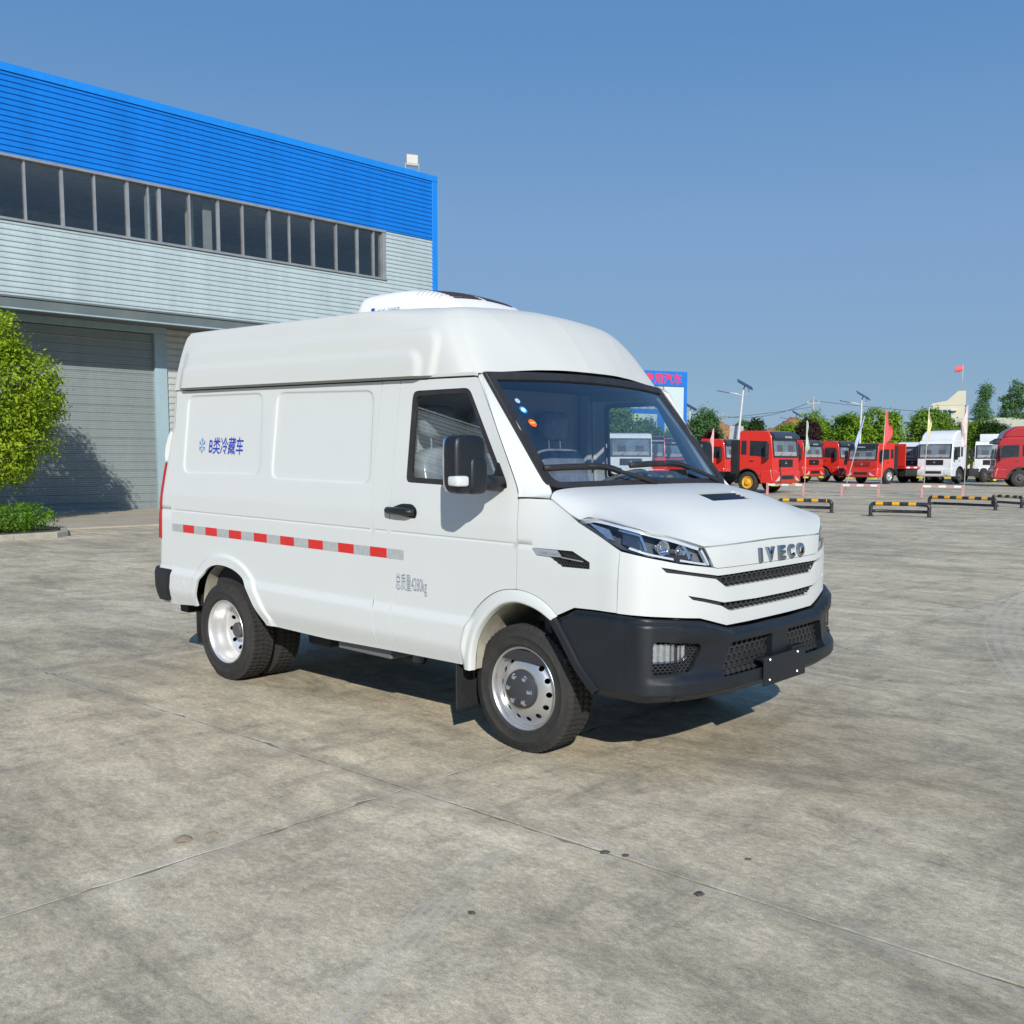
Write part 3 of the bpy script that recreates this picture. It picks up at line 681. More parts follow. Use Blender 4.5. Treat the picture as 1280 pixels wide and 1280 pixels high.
WIN = fillet([(-.845, 1.442), (-.035, 1.428), (-.37, 1.975), (-.832, 1.968)], [.035, .05, .04, .05])
dq = [(-.93, .428), (-.372, .437)]+[tuple(p) for p in FA_OUT if p[1] > .45 and p[0] < .03]+[(.038, .906), (.043, 1.148), (.038, 1.39), (.019, 1.461), (-.142, 1.74), (-.303, TOPZ-.012), (-.325, TOPZ), (-.937, TOPZ), (-.957, 1.6), (-.967, 1.2), (-.957, .75), (-.94, .60)]
DOOR, DOOR2 = vp("front_door", flank, dq, PAINT, holes=[WIN], cons=GRV, step=.04)
# fender and wheel-arch trims
HLO = [(.413, 1.29), (.475, 1.312), (.566, 1.305), (.804, 1.269), (.982, 1.23), (1.176, 1.178), (1.242, 1.076), (1.018, 1.106), (.806, 1.148), (.704, 1.169), (.545, 1.236)]
VENT = [(.155, 1.137), (.41, 1.139), (.523, 1.092), (.525, 1.058), (.346, 1.055), (.262, 1.099), (.185, 1.101)]
fq = [tuple(p) for p in FA_OUT if p[0] > .045][:-1]+[(.318, .80), (.432, .853), (.56, .857), (.694, .857), (.6955, 1.0), (.703, 1.163), (.545, 1.236), (.413, 1.29), (.222, 1.391), (.038, 1.391), (.043, 1.148), (.038, .906)]
FEN, FEN2 = vp("fender", flank, fq, PAINT, holes=[np.array(VENT)], cons=[hz(1.147, -1, .16), hz(1.152, -1, .16), hz(1.142, -1, .16)], step=.035)
def arch_trim(I, O, name):
    def at(pth, t):
        L = np.concatenate([[0], np.cumsum(np.hypot(*np.diff(pth, axis=0).T))]); L /= L[-1]
        return np.stack([np.interp(t, L, pth[:, 0]), np.interp(t, L, pth[:, 1])], -1)
    def S(u, v):   # u along the arch, v across: 0 opening .. 1 outside
        A = at(np.array(I), u); B = at(np.array(O), u); v = np.asarray(v); p = A+(B-A)*v[..., None]
        d = np.interp(v, [0, .06, .16, .28, .55, .8, 1.0], [-.030, .004, .012, .0125, .009, .0035, -.004])
        return wrap(p[:, 0], p[:, 1], d+sd(np.full(len(p), -1.5), p[:, 1])*sst(.55, 1, v)*sst(.0, -.25, p[:, 0]))
    P, F = grid_mesh(S, 0, 1, 70, 0, 1, 36)
    for mr in (False, True): vo(name, P, [tuple(reversed(f)) for f in F], PAINT, smooth=True, mirror=mr)
arch_trim(FA_IN, FA_OUT, "wheel_arch_trim")
# nose: fascia with two grille slots, badge panel
mir = lambda path: [(2*SM-s, z) for s, z in reversed(path)]
FB = [(.692, .857), (.806, .855), (1.143, .828), (1.346, .774), (1.55, .772)]
FT = [(.701, 1.161), (.806, 1.144), (1.018, 1.102), (1.236, 1.0745), (1.266, 1.068), (1.58, 1.066)]
slot = lambda up, lo: up+mir(up)+[(2*SM-s, z) for s, z in lo]+list(reversed(lo))
S1 = slot([(.914, 1.088), (.965, 1.08), (1.063, 1.063), (1.271, 1.032), (1.58, 1.034)], [(.943, 1.062), (1.063, 1.046), (1.253, 1.016), (1.339, .968), (1.582, .968)])
S2 = slot([(1.064, .945), (1.168, .926), (1.321, .893), (1.626, .886)], [(1.094, .923), (1.168, .908), (1.301, .877), (1.379, .843), (1.628, .843)])
crn = lambda s, z: wrap(s, z, .010*sst(.04, 0, np.abs(np.minimum(s, 2*SM-s)-.815))*0)
vp("front_fascia", wrap, FB+mir(FB)+list(reversed(FT+mir(FT))), PAINT, holes=[np.array(S1), np.array(S2)], step=.03, both=False, flange=.035, gap=.0012, cons=[[(.70, z), (2*SM-.70, z)] for z in (.95, 1.0)])
BP = [(1.182, 1.174), (1.30, 1.176), (1.50, 1.179), (SM, 1.184)]; BB = [(1.240, 1.0755), (1.268, 1.069), (1.58, 1.067)]
vp("badge_panel", wrap, BB+mir(BB)+list(reversed(BP[:-1]+[BP[-1]]+mir(BP[:-1]))), PAINT, step=.04, both=False, gap=.0008)
def honeycomb(name, S, poly, cell, mat, parent=None, depth=.02, wall=.22, both=True, aspect=1.0, skip=None):
    poly = np.array(poly); x0, y0 = poly.min(0); x1, y1 = poly.max(0); V = []; F = []
    dx = cell*math.sqrt(3); dy = cell*1.5*aspect; j = 0; y = y0
    while y <= y1+dy:
        x = x0+(dx/2 if j % 2 else 0)
        while x <= x1+dx:
            if inpoly(np.array([[x, y]]), poly)[0] or dist_path(np.array([[x, y]]), poly, True)[0] < cell*.35:
                if skip is not None and inpoly(np.array([[x, y]]), skip)[0]: x += dx; continue
                b = len(V)
                for (k, dd) in ((1.0, 0), (1-wall, 0), (1-wall*1.5, -depth)):
                    for i in range(6):
                        a = math.pi/6+i*math.pi/3; V.append((x+cell*k*math.cos(a), y+cell*k*math.sin(a)*aspect, dd))
                for q in range(2): F += [(b+q*6+i, b+q*6+(i+1) % 6, b+q*6+6+(i+1) % 6, b+q*6+6+i) for i in range(6)]
            x += dx
        y += dy; j += 1
    V = np.array(V); P = S(V[:, 0], V[:, 1], V[:, 2])
    o = [vo(name, P, F, mat, parent, smooth=False)]
    if both: o.append(vo(name, P, F, mat, parent, smooth=False, mirror=True))
    for q in o: q["kind"] = "stuff"
    return o
GB = M("grille_black", (.030, .031, .034), .35, var=.1)
for (A, nm) in ((S1, "upper_grille"), (S2, "lower_slot_grille")):
    vp(nm+"_backing", lambda s, z: wrap(s, z, -.045), offset_poly(A, -.01), SHELL, gap=0, flange=0, both=False, step=.06)
    hc = [p for p in A if 1.2 < p[0] < 2*SM-1.2]
    honeycomb(nm, lambda s, z, d: wrap(s, z, -.016+d), offset_poly(hc, .004), .0285, GB, depth=.024, both=False, wall=.22, aspect=.70)
    up = [p for p in A if p[0] < 1.36]
    vp(nm+"_strip", lambda s, z: wrap(s, z, -.014), offset_poly(up, .002), GB, gap=0, flange=0, step=.03)
# bumper
def bd(s, z):
    sp = np.minimum(s, 2*SM-s); f = sst(.72, .86, sp)
    d = .010+.040*f
    d = d+.020*sst(.565, .520, z)*sst(.80, .95, sp)*sst(.43, .47, z)       # lower lip
    d = d-.030*sst(.478, .432, z)
    d = d-.020*sst(.96, 1.02, sp)*sst(1.34, 1.16, sp)*sst(.745, .69, z)*sst(.54, .59, z)   # hollow round the fog lamp
    top = np.interp(sp, [.28, .43, .69, .81, 1.14, 1.35, SM], [.76, .845, .848, .842, .815, .762, .760])
    return d-.030*sst(.030, .0, top-z)
BARCH = [(.286, .768), (.335, .708), (.392, .63), (.452, .55), (.522, .478), (.57, .436)]
bump = lambda s, z, o=0.0: wrap(s, z, bd(s, z)+o)
BT = [(.286, .768), (.30, .775), (.432, .845), (.56, .849), (.692, .849), (.806, .844), (1.143, .816), (1.346, .762), (1.6, .759)]
BL = list(reversed(BARCH))[:-1]; BBt = [(.57, .434), (.8, .433), (1.1, .432), (1.5, .432)]
FOG = fillet([(.858, .575), (1.052, .575), (1.078, .594), (1.130, .692), (1.108, .712), (.875, .737), (.858, .722)], .012, 3)
LOW = [(1.253, .535), (1.262, .57), (1.315, .688), (1.34, .697), (SM, .690)]
LOWP = np.array(LOW[:-1]+mir(LOW[:-1]))
half_b = list(reversed(BARCH))
bout = BBt+mir(BBt)+[(2*SM-s, z) for s, z in half_b[1:]]+mir(BT)[::-1][0:0]+[(2*SM-s, z) for s, z in BT[1:]]+list(reversed(BT[1:]))+BARCH[:-1]
FOG2 = np.array([(2*SM-s, z) for s, z in FOG])
bcon = [[(a, z), (b, z)] for z in (.565, .553, .542, .531, .52, .495, .478, .465, .455, .445) for a, b in ((.6, 2*SM-.6),)]+[[(q, .48), (q, .82)] for q in (.72, .75, .775, .80, .825, .86)]
BTsh = [(s, z-.018) for s, z in BT[2:]]; bcon += [BTsh, [(2*SM-s, z) for s, z in BTsh]]
BUMP, _ = vp("front_bumper", bump, bout, BLACK, holes=[FOG, FOG2, LOWP], cons=bcon, step=.024, both=False, flange=.055, gap=0)
for mr in (False, True):
    a_ = np.array(smoothpath(BARCH, 4)); t_ = np.gradient(a_, axis=0); t_ /= np.linalg.norm(t_, axis=1, keepdims=True); n_ = np.stack([t_[:, 1]*-1, t_[:, 0]], 1); k_ = len(a_)
    V_ = np.vstack([wrap(a_[:, 0]+n_[:, 0]*o, a_[:, 1]+n_[:, 1]*o, d) for o, d in ((-.002, -.03), (-.002, .022), (.004, .027), (.034, .025), (.042, .006))])
    vo('bumper_arch_lip', V_, [(r_*k_+i, r_*k_+i+1, (r_+1)*k_+i+1, (r_+1)*k_+i) for r_ in range(4) for i in range(k_-1)], BLACK, smooth=40, mirror=mr)
vp("bumper_grille_backing", lambda s, z: bump(s, z, -.06), offset_poly(LOWP, -.01), SHELL, gap=0, flange=0, both=False, step=.06)
honeycomb("bumper_grille", lambda s, z, d: wrap(s, z, .012+d), offset_poly(LOWP, .002), .0285, GB, depth=.03, both=False, wall=.2, aspect=.80)
vp("bumper_post", lambda s, z: wrap(s, z, .045), [(1.728, .50), (1.90, .50), (1.90, .700), (1.728, .700)], BLACK, gap=0, flange=.05, both=False, step=.05)
mb = MB(); mb.bbox(1.073, 1.082, -.235, .235, .432, .585); mb.bbox(1.03, 1.073, -.235, -.17, .565, .585); mb.bbox(1.03, 1.073, .10, .235, .565, .60)
pb, _ = vmb(mb, "plate_bracket", BLACK, bevel=.004)
mb = MB()
for yy in (-.17, .14):
    for zz in (.46, .567): mb.lathe([(.0, .0035), (.006, .003), (.008, .0)], 8, 'x', (1.082, yy, zz))
vmb(mb, "bolt", SILVER, pb)
# fog lamps
FL_ = fillet([(.862, .628), (1.030, .626), (1.054, .638), (1.070, .690), (1.058, .700), (.866, .722)], .012, 3)
vp("fog_lamp", lambda s, z: bump(s, z, -.020), FL_, LENS, gap=0, flange=.02, step=.03)
MREF = M("lamp_reflector", (.72, .73, .75), .18, .9, var=.15, vscale=40)
def foglines(s, z): return bump(s, z, -.045-.006*np.sin((s-.862)/.033*math.pi*2*.5)**2)
vp("fog_reflector", foglines, FL_, MREF, gap=0, flange=0, step=.01)
vp("fog_recess_backing", lambda s, z: bump(s, z, -.056), offset_poly(FOG, -.008), SHELL, gap=0, flange=0, step=.05)
honeycomb("fog_grille", lambda s, z, d: bump(s, z, -.030+d), FOG, .0145, GB, depth=.02, aspect=.62, wall=.24, skip=offset_poly(FL_, -.004))
# headlamps
HLF = fillet(HLO, .008, 2)
vp("headlamp", lambda s, z: wrap(s, z, -.002), HLF, LENS, gap=.004, flange=.012, step=.03)
HB = M("headlamp_black", (.10, .112, .135), .2, var=.1); DRL = M("light_guide", (.78, .82, .86), .15, .3, var=.05); BLUR = M("smoked_reflector", (.30, .38, .50), .2, .6, var=.2, vscale=20)
def loft_wall(poly, d0, d1):
    n = len(poly); p = np.array(poly); A = wrap(p[:, 0], p[:, 1], d0); B_ = wrap(p[:, 0], p[:, 1], d1)
    return np.vstack([A, B_]), [(i, (i+1) % n, n+(i+1) % n, n+i) for i in range(n)]
HR = resample(HLF, .02)
Vw, Fw = loft_wall(HR, -.004, -.09)
for mr in (False, True): vo("headlamp_housing", Vw, [tuple(reversed(f)) for f in Fw], HB, mirror=mr, smooth=False)
vp("headlamp_backing", lambda s, z: wrap(s, z, -.085), HLF, HB, gap=0, flange=0, step=.05)
def strip(name, pts, d, mat, w):
    """a thin raised bar following a path on the body"""
    a = np.array(smoothpath(pts, 3)); t = np.gradient(a, axis=0); t /= np.linalg.norm(t, axis=1, keepdims=True); nn = np.stack([-t[:, 1], t[:, 0]], 1)
    V = []
    for k, (o, dd) in enumerate(((-w/2, d-.02), (-w/2, d), (w/2, d), (w/2, d-.02))): V.append(wrap(a[:, 0]+nn[:, 0]*o, a[:, 1]+nn[:, 1]*o, dd))
    n = len(a); V = np.vstack(V); F = [(k*n+i, k*n+i+1, (k+1)*n+i+1, (k+1)*n+i) for k in range(3) for i in range(n-1)]
    for mr in (False, True): vo(name, V, F, mat, smooth=30, mirror=mr)
strip("light_guide", [(.50, 1.297), (.60, 1.287), (.80, 1.256), (.97, 1.218), (1.150, 1.168)], -.014, DRL, .015)
strip("light_guide", [(1.168, 1.162), (1.190, 1.13), (1.216, 1.086)], -.014, DRL, .013)
strip("light_guide", [(1.20, 1.090), (1.02, 1.118), (.86, 1.149), (.74, 1.176)], -.014, DRL, .010)
strip("light_guide", [(.66, 1.262), (.72, 1.253), (.80, 1.240)], -.03, BLUR, .016)
vp("corner_reflector", lambda s, z: wrap(s, z, -.022), [(.468, 1.285), (.60, 1.258), (.645, 1.205), (.60, 1.215)], BLUR, gap=0, flange=.01, step=.03)
strip("reflector_bar", [(.80, 1.243), (.835, 1.20), (.85, 1.165)], -.03, CHROME, .018)
strip("reflector_bar", [(1.06, 1.185), (1.085, 1.155), (1.10, 1.12)], -.03, CHROME, .018)
vp("inner_bezel", lambda s, z: wrap(s, z, -.05), [(.68, 1.19), (.84, 1.158), (.84, 1.235), (.68, 1.26)], M("dark_chrome", (.16, .17, .20), .15, .9, var=.2, vscale=25), gap=0, flange=.01, step=.03)
vp("inner_bezel", lambda s, z: wrap(s, z, -.05), [(1.09, 1.115), (1.195, 1.098), (1.16, 1.155), (1.11, 1.172)], M("bezel_grey", (.22, .22, .22), .3, .3), gap=0, flange=.01, step=.03)
def lathe_at(prof, s, z, d, n=24):
    """bowl facing outward on the body surface"""
    p = wrap(np.array([s]), np.array([z]), d)[0]; P_, nn = plan(np.array([s])); X = np.array([nn[0, 0]*.55+.45, nn[0, 1]*.55, 0]); X /= np.linalg.norm(X); Yv = np.array([-X[1], X[0], 0]); Z = np.array([0, 0, 1.0])
    V = []; F = []
    for (r, h) in prof:
        for k in range(n): a = 2*math.pi*k/n; V.append(p+X*h+(Yv*math.cos(a)+Z*math.sin(a))*r)
    for i in range(len(prof)-1): F += [(i*n+k, i*n+(k+1) % n, (i+1)*n+(k+1) % n, (i+1)*n+k) for k in range(n)]
    return V, F
for (s, z, rr) in ((.935, 1.178, .038), (1.035, 1.158, .034)):
    V, F = lathe_at([(rr, .03), (rr*.93, .034), (rr*.85, .01), (rr*.6, -.02), (rr*.55, -.015), (rr*.5, .005), (rr*.3, .018), (.001, .022)], s, z, -.055)
    for mr in (False, True): vo("projector_lens", V, F, CHROME, mirror=mr)
# bonnet
w1 = lambda s, z: tuple(wrap(np.array([s]), np.array([z]))[0])
half = [[w1(.222, 1.391), (.205, -.84, 1.436), (.248, -.45, 1.452), (.265, 0, 1.455)],
        [w1(.413, 1.293), (.40, -.83, 1.390), (.46, -.45, 1.437), (.48, 0, 1.446)],
        [w1(.566, 1.308), (.565, -.80, 1.358), (.64, -.45, 1.404), (.67, 0, 1.414)],
        [w1(.804, 1.272), (.725, -.755, 1.315), (.80, -.43, 1.343), (.83, 0, 1.350)],
        [w1(.982, 1.233), (.860, -.69, 1.258), (.905, -.40, 1.268), (.925, 0, 1.270)],
        [w1(1.176, 1.181), w1(1.30, 1.181), w1(1.50, 1.184), w1(SM, 1.189)]]
HN = Net([h+[(x, -y, z) for x, y, z in reversed(h[:-1])] for h in half])
HV = fillet([(1.72, 2.52), (2.50, 2.52), (2.50, 3.48), (1.72, 3.48)], .03, 2)
WSN_REF = [None]
hb, _ = vp("bonnet", HN, [(0.0, .11), (.9, .10), (1.25, .045), (4.98, .045), (4.98, 5.955), (1.25, 5.955), (.9, 5.90), (0.0, 5.89)], PAINT, holes=[HV], step=.11, gap=0, flange=.02, both=False)
def off_surface(S, o, e=.01):
    if S is WSN_REF[0]: o = -o
    def f(u, v):
        du = S(u+e, v)-S(u-e, v); dv = S(u, v+e)-S(u, v-e); n = np.cross(du, dv); n /= np.linalg.norm(n, axis=1, keepdims=True)+1e-9; return S(u, v)+n*o
    return f
vp("bonnet_vent_tray", off_surface(HN, -.028), offset_poly(HV, -.02), GLOSSB, hb, gap=0, flange=0, step=.1, both=False)
for k in range(4):
    u = 1.86+k*.17; vp("vent_slat", lambda a, b, u=u: off_surface(HN, -.008)(a, b)-np.array([0, 0, 1])*((a-u)*.12)[:, None], [(u, 2.55), (u+.11, 2.55), (u+.11, 3.45), (u, 3.45)], GLOSSB, hb, gap=0, flange=.008, step=.2, both=False)
# windscreen, seal, pillars
def wsrow(x0, y0, z0, xc, zc): return [(x0+(xc-x0)*(1-abs(t)**2.2), y0*abs(t)*(1 if t < 0 else -1), z0+(zc-z0)*(1-t*t)) for t in (-1, -.5, 0, .5, 1)]
WSN = Net([wsrow(.165, -.875, 1.45, .268, 1.458), wsrow(-.085, -.862, 1.757, .015, 1.772), wsrow(-.335, -.848, 2.06, -.245, 2.083)])
WSN_REF[0] = WSN
wo = fillet([(-.04, -.04), (-.04, 4.04), (2.0, 4.05), (2.0, -.05)], [.16, .16, .06, .06], 4); wi = fillet([(.055, .075), (.055, 3.925), (1.86, 3.895), (1.86, .105)], [.15, .15, .05, .05], 4)
vp("windscreen_seal", off_surface(WSN, .010), wo, RUBBER, holes=[wi], step=.07, gap=0, flange=.03, flip=True, both=False)
vp("windscreen", off_surface(WSN, .0), offset_poly(wi, -.03), WSG, step=.09, gap=0, flange=0, flip=True, both=False)
PA = Net([[(-.303, -.929, 2.03), (-.325, -.900, 2.045), (-.335, -.85, 2.058)], [(-.145, -.953, 1.75), (-.120, -.925, 1.755), (-.087, -.866, 1.757)], [(.022, -.981, 1.461), (.09, -.948, 1.458), (.163, -.88, 1.452)], [(.043, -.988, 1.393), (.135, -.968, 1.393), w1(.222, 1.391)]])
vp("pillar", PA, [(0, .05), (0, 1.99), (2.97, 1.99), (2.985, .05)], PAINT, step=.09, gap=0, flange=.012, flip=True)
# small round stickers behind the glass
def decal_disc(name, S, u, v, r, mat, parent, o, aspect=(1, 1)):
    q = [(u+r*aspect[0]*math.cos(a), v+r*aspect[1]*math.sin(a)) for a in np.linspace(0, 2*math.pi, 25)[:-1]]
    return vp(name, off_surface(S, o), q, mat, parent, step=.05, gap=0, flange=0, flip=True, both=False)[0]
for (u, v, r, m, m2) in ((1.075, .285, .047, M("sticker_orange", (.80, .13, .03), .5), M("sticker_yellow", (.9, .6, .1), .5)), (1.31, .262, .043, M("sticker_blue", (.01, .33, .75), .5), M("sticker_white", (.82, .84, .86), .5)), (1.475, .255, .030, M("sticker_pale", (.35, .5, .7), .5), None)):
    d = decal_disc("sticker", WSN, u, v, r, m, van, .004, (1.45, 1.2))
    if m2 and 'white' in m2.name: decal_disc("sticker_centre", WSN, u, v, r*.6, m2, d, .005, (1.45, 1.2))
    elif m2: vp("sticker_band", off_surface(WSN, .005), [(u-.008, v-.035), (u+.012, v-.035), (u+.012, v+.035), (u-.008, v+.035)], m2, d, step=.05, gap=0, flange=0, flip=True, both=False)
# wipers
for pts in ([(-.03, 1.80), (.158, 1.244), (.25, 1.0), (.285, .551), (.272, .024)], [(-.03, 3.68), (.212, 2.921), (.292, 2.646), (.318, 2.057), (.294, 1.502)]):
    P_ = [off_surface(WSN, .028)(np.array([a]), np.array([b]))[0] for a, b in smoothpath(pts, 3)]
    wp = empty("wiper"); COL.objects.unlink(wp); COL.objects.link(wp); wp.parent = van
    mb = MB(); mb.tube(P_[:9], [.013, .013, .012, .011, .010, .009, .008, .007, .006], 8); vmb(mb, "arm", RUBBER, wp, True)
    Q = [off_surface(WSN, .018)(np.array([a]), np.array([b]))[0] for a, b in smoothpath([(pts[1][0]+.03, pts[1][1]-.0), (pts[2][0]+.02, pts[2][1]), pts[3], pts[4]], 4)]
    mb = MB(); mb.tube(Q, .011, 6, flat=1.6); vmb(mb, "blade", RUBBER, wp, True)
# high roof
lp = lambda a, b, t: tuple(x+(y-x)*t for x, y in zip(a, b))
def roofrow(z, y, xr, f0, fc, cr, fz):
    s0, s1 = xr+.12, f0[0]; st = [(s0+(s1-s0)*t, y, z) for t in (0, .3, .6, .85)]
    r = [(xr-.01, 0, z), (xr-.008, y*.55, z), (xr, y+.10, z), (xr+.022, y+.020, z)]+st+[f0, lp(fc, f0, .30), lp(fc, cr, .16), lp(cr, fc, .14), lp(cr, (fz[0]-.012, cr[1]*.5, (cr[2]+fz[1])/2+.004), .25), (fz[0]-.012, cr[1]*.5, (cr[2]+fz[1])/2+.004), (fz[0], 0, fz[1])]
    return r
RR = [(2.05, -.932, -3.50, (-.52, -.930, 2.05), (-.34, -.872, 2.058), (-.285, -.455, 2.098), (-.245, 2.108)),
      (2.16, -.912, -3.495, (-.60, -.906, 2.16), (-.42, -.850, 2.165), (-.345, -.48, 2.185), (-.305, 2.195)),
      (2.28, -.882, -3.49, (-.69, -.872, 2.28), (-.51, -.805, 2.288), (-.43, -.515, 2.295), (-.392, 2.305)),
      (2.395, -.845, -3.485, (-.78, -.820, 2.385), (-.605, -.740, 2.395), (-.53, -.55, 2.395), (-.50, 2.415)),
      (2.452, -.820, -3.465, (-.88, -.748, 2.45), (-.715, -.675, 2.462), (-.645, -.54, 2.46), (-.61, 2.478)),
      (2.480, -.765, -3.435, (-1.02, -.625, 2.488), (-.885, -.53, 2.492), (-.80, -.44, 2.496), (-.78, 2.515)),
      (2.518, -.5, -3.1, (-1.32, -.42, 2.528), (-1.2, -.34, 2.533), (-1.12, -.28, 2.53), (-1.08, 2.54)),
      (2.542, -.22, -2.85, (-1.62, -.18, 2.553), (-1.55, -.14, 2.556), (-1.5, -.1, 2.55), (-1.48, 2.553)),
      (2.552, -.001, -2.7, (-1.9, -.001, 2.56), (-1.88, -.001, 2.56), (-1.86, -.001, 2.56), (-1.85, 2.563))]
RN = Net([roofrow(*r) for r in RR])
def roof(u, v):
    P = RN(u, v); x, z = P[:, 0], P[:, 2]
    def step(xe, ze, r=.10):       # rounded rectangle open to the rear
        qx = np.maximum(x-(xe-r), 0); qz = np.maximum(z-(ze-r), 0); d = np.hypot(qx, qz)-r+np.minimum(np.maximum(x-(xe-r), z-(ze-r)), 0)
        return sst(.022, -.022, d)
    side = sst(.45, .7, -P[:, 1])*sst(-3.42, -3.30, x)
    o = .021*side*(step(-.76, 2.195)+step(-.655, 2.325, .12))
    P[:, 1] -= o; return P
P, F = grid_mesh(roof, 0, 8, 110, 0, 14, 300, True)
N0 = len(P); Pm = P*[1, -1, 1]
vo("high_roof", np.vstack([P, Pm]), F+[tuple(N0+i for i in reversed(q)) for q in F], FIBRE, smooth=True)
# gutter strip under the roof and along the sides
vp("gutter_rail", lambda s, z: wrap(s, z, .014), [(-3.46, 2.041), (-.325, 2.041), (-.325, 2.058), (-3.46, 2.058)], FIBRE, gap=0, flange=.03, step=.08)
# rear end
XR = lambda z: np.interp(z, [.4, .7, 1.15, 1.365, 1.5, 2.05], [-3.70, -3.715, -3.675, -3.635, -3.605, -3.485])
def rear(t, z, d=0.0):
    t = np.asarray(t, float); z = np.asarray(z, float); w = 1-inset(np.full_like(z, -3.0), z)+sd(np.full_like(z, -3.6), z)+d; x0 = XR(z)-d; r = np.clip(-3.452-x0, .03, .10)
    a = np.clip(t-1, 0, 1)*math.pi/2
    x = np.where(t < 1, -3.452+(x0+r+3.452)*t, np.where(t < 2, x0+r-r*np.sin(a), x0-.012*np.clip(t-2, 0, 1)))
    y = np.where(t < 1, -w, np.where(t < 2, -w+r-r*np.cos(a), (-w+r)*(3-t)))
    return np.stack([x, y, z], -1)
RG = [[(-.2, z), (3.2, z)] for z in (1.147, 1.152, 1.142, .728, .705, .68, .655)]
vp("rear_corner_panel", rear, [(0.025, .43), (2.1, .43), (2.1, TOPZ), (0.025, TOPZ)], PAINT, cons=RG, step=.07, gap=0, flip=True)
vp("rear_door", rear, [(2.112, .50), (2.995, .50), (2.995, TOPZ), (2.112, TOPZ)], PAINT, step=.08, gap=0, flip=True)
vp("rear_door_glass", lambda t, z: rear(t, z, .004), fillet([(2.25, 1.35), (2.9, 1.35), (2.9, 1.88), (2.25, 1.88)], .05), GLOSSB, step=.1, gap=0, flange=.004, flip=True)
mb = MB()
vp("tail_lamp", lambda t, z: rear(t, z, .012), fillet([(.98, .925), (1.85, .925), (1.80, 1.06), (1.80, 1.50), (1.25, 1.50)], .03), M("tail_red", (.45, .012, .02), .15, var=.1), step=.05, gap=0, flange=.012, flip=True)
vp("door_hinge", lambda t, z: rear(t, z, .004+.020*np.sin(np.clip((z-1.48)/.28, 0, 1)*math.pi)**.7), fillet([(1.25, 1.505), (2.02, 1.505), (2.02, 1.735), (1.25, 1.735)], .06), PAINT, step=.04, gap=0, flange=.04, flip=True)
vp("rear_bumper", lambda t, z: rear(t, z, .020), [(.02, .700), (3.0, .700), (3.0, .45), (.36, .45), (.24, .46)], BLACK, step=.06, gap=0, flange=.05, flip=True)
mb = MB(); mb.bbox(-3.62, -3.50, -.86, .86, .34, .40); mb.bbox(-3.56, -3.0, -.62, -.56, .36, .46); mb.bbox(-3.56, -3.0, .56, .62, .36, .46); vmb(mb, "underrun_bar", UNDER, bevel=.01)
vp("filler_cap", lambda s, z: wrap(s, z, sd(s, z)+.002), [(-3.29+.03*math.cos(a), .60+.03*math.sin(a)) for a in np.linspace(0, 6.283, 20)[:-1]], PAINT, gap=0, flange=.004, step=.03, both=False)
# reflective tape: alternate silver and red pieces
x0, x1 = -3.447, -.842; L = (x1-x0)/17
for k in range(17):
    a = x0+k*L; vp("reflective_tape", lambda s, z: wrap(s, z, sd(s, z)+.0015), [(a+.001, .988), (a+L-.001, .988), (a+L-.001, 1.046), (a+.001, 1.046)], RED if k % 2 else SIL, gap=0, flange=.0015, step=.08)
# lettering on the flank
def vtext(name, body, x0, x1, z0, z1, mat, shear=0.0, offset=0.0, S=None, z1b=None):
    V, F = text_mesh(body, shear, offset)
    if not len(V): return None
    s = x0+(x1-x0)*V[:, 0]; z = z0+(z1-z0)*V[:, 1]
    P = (S or (lambda a, b: wrap(a, b, sd(a, b)+.002)))(s, z); return vo(name, P, F, mat, smooth=False)
LBL = M("letter_blue", (.012, .045, .42), .4, var=.03); LGR = M("letter_grey", (.22, .24, .30), .5); LCY = M("letter_cyan", (.05, .26, .52), .4)
vtext("lettering", "B类冷藏车", -2.985, -2.545, 1.572, 1.695, LBL, .10, .012)
vtext("weight_lettering", "总质量4280kg", -.915, -.648, .792, .908, LGR, 0, 0.0)
mb = MB()
flk = []
for k in range(6):
    a = k*math.pi/3+math.pi/2; c, s_ = math.cos(a), math.sin(a)
    def bar(p0, p1, w):
        d_ = np.array(p1)-np.array(p0); d_ /= np.linalg.norm(d_); n_ = np.array([-d_[1], d_[0]])*w/2
        return [np.array(p0)-n_, np.array(p1)-n_, np.array(p1)+n_, np.array(p0)+n_]
    rot = lambda p: (p[0]*c-p[1]*s_, p[0]*s_+p[1]*c)
    for q in (bar((.008, 0), (.060, 0), .007), bar((.030, 0), (.047, .017), .006), bar((.030, 0), (.047, -.017), .006)): flk.append([rot(p) for p in q])
V = []; F = []
for q in flk:
    b = len(V); V += [(-3.075+p[0]*.80, 1.632+p[1]) for p in q]; F.append(tuple(range(b, b+4)))
V = np.array(V); vo("snowflake_emblem", wrap(V[:, 0], V[:, 1], sd(V[:, 0], V[:, 1])+.002), F, LCY, smooth=False)
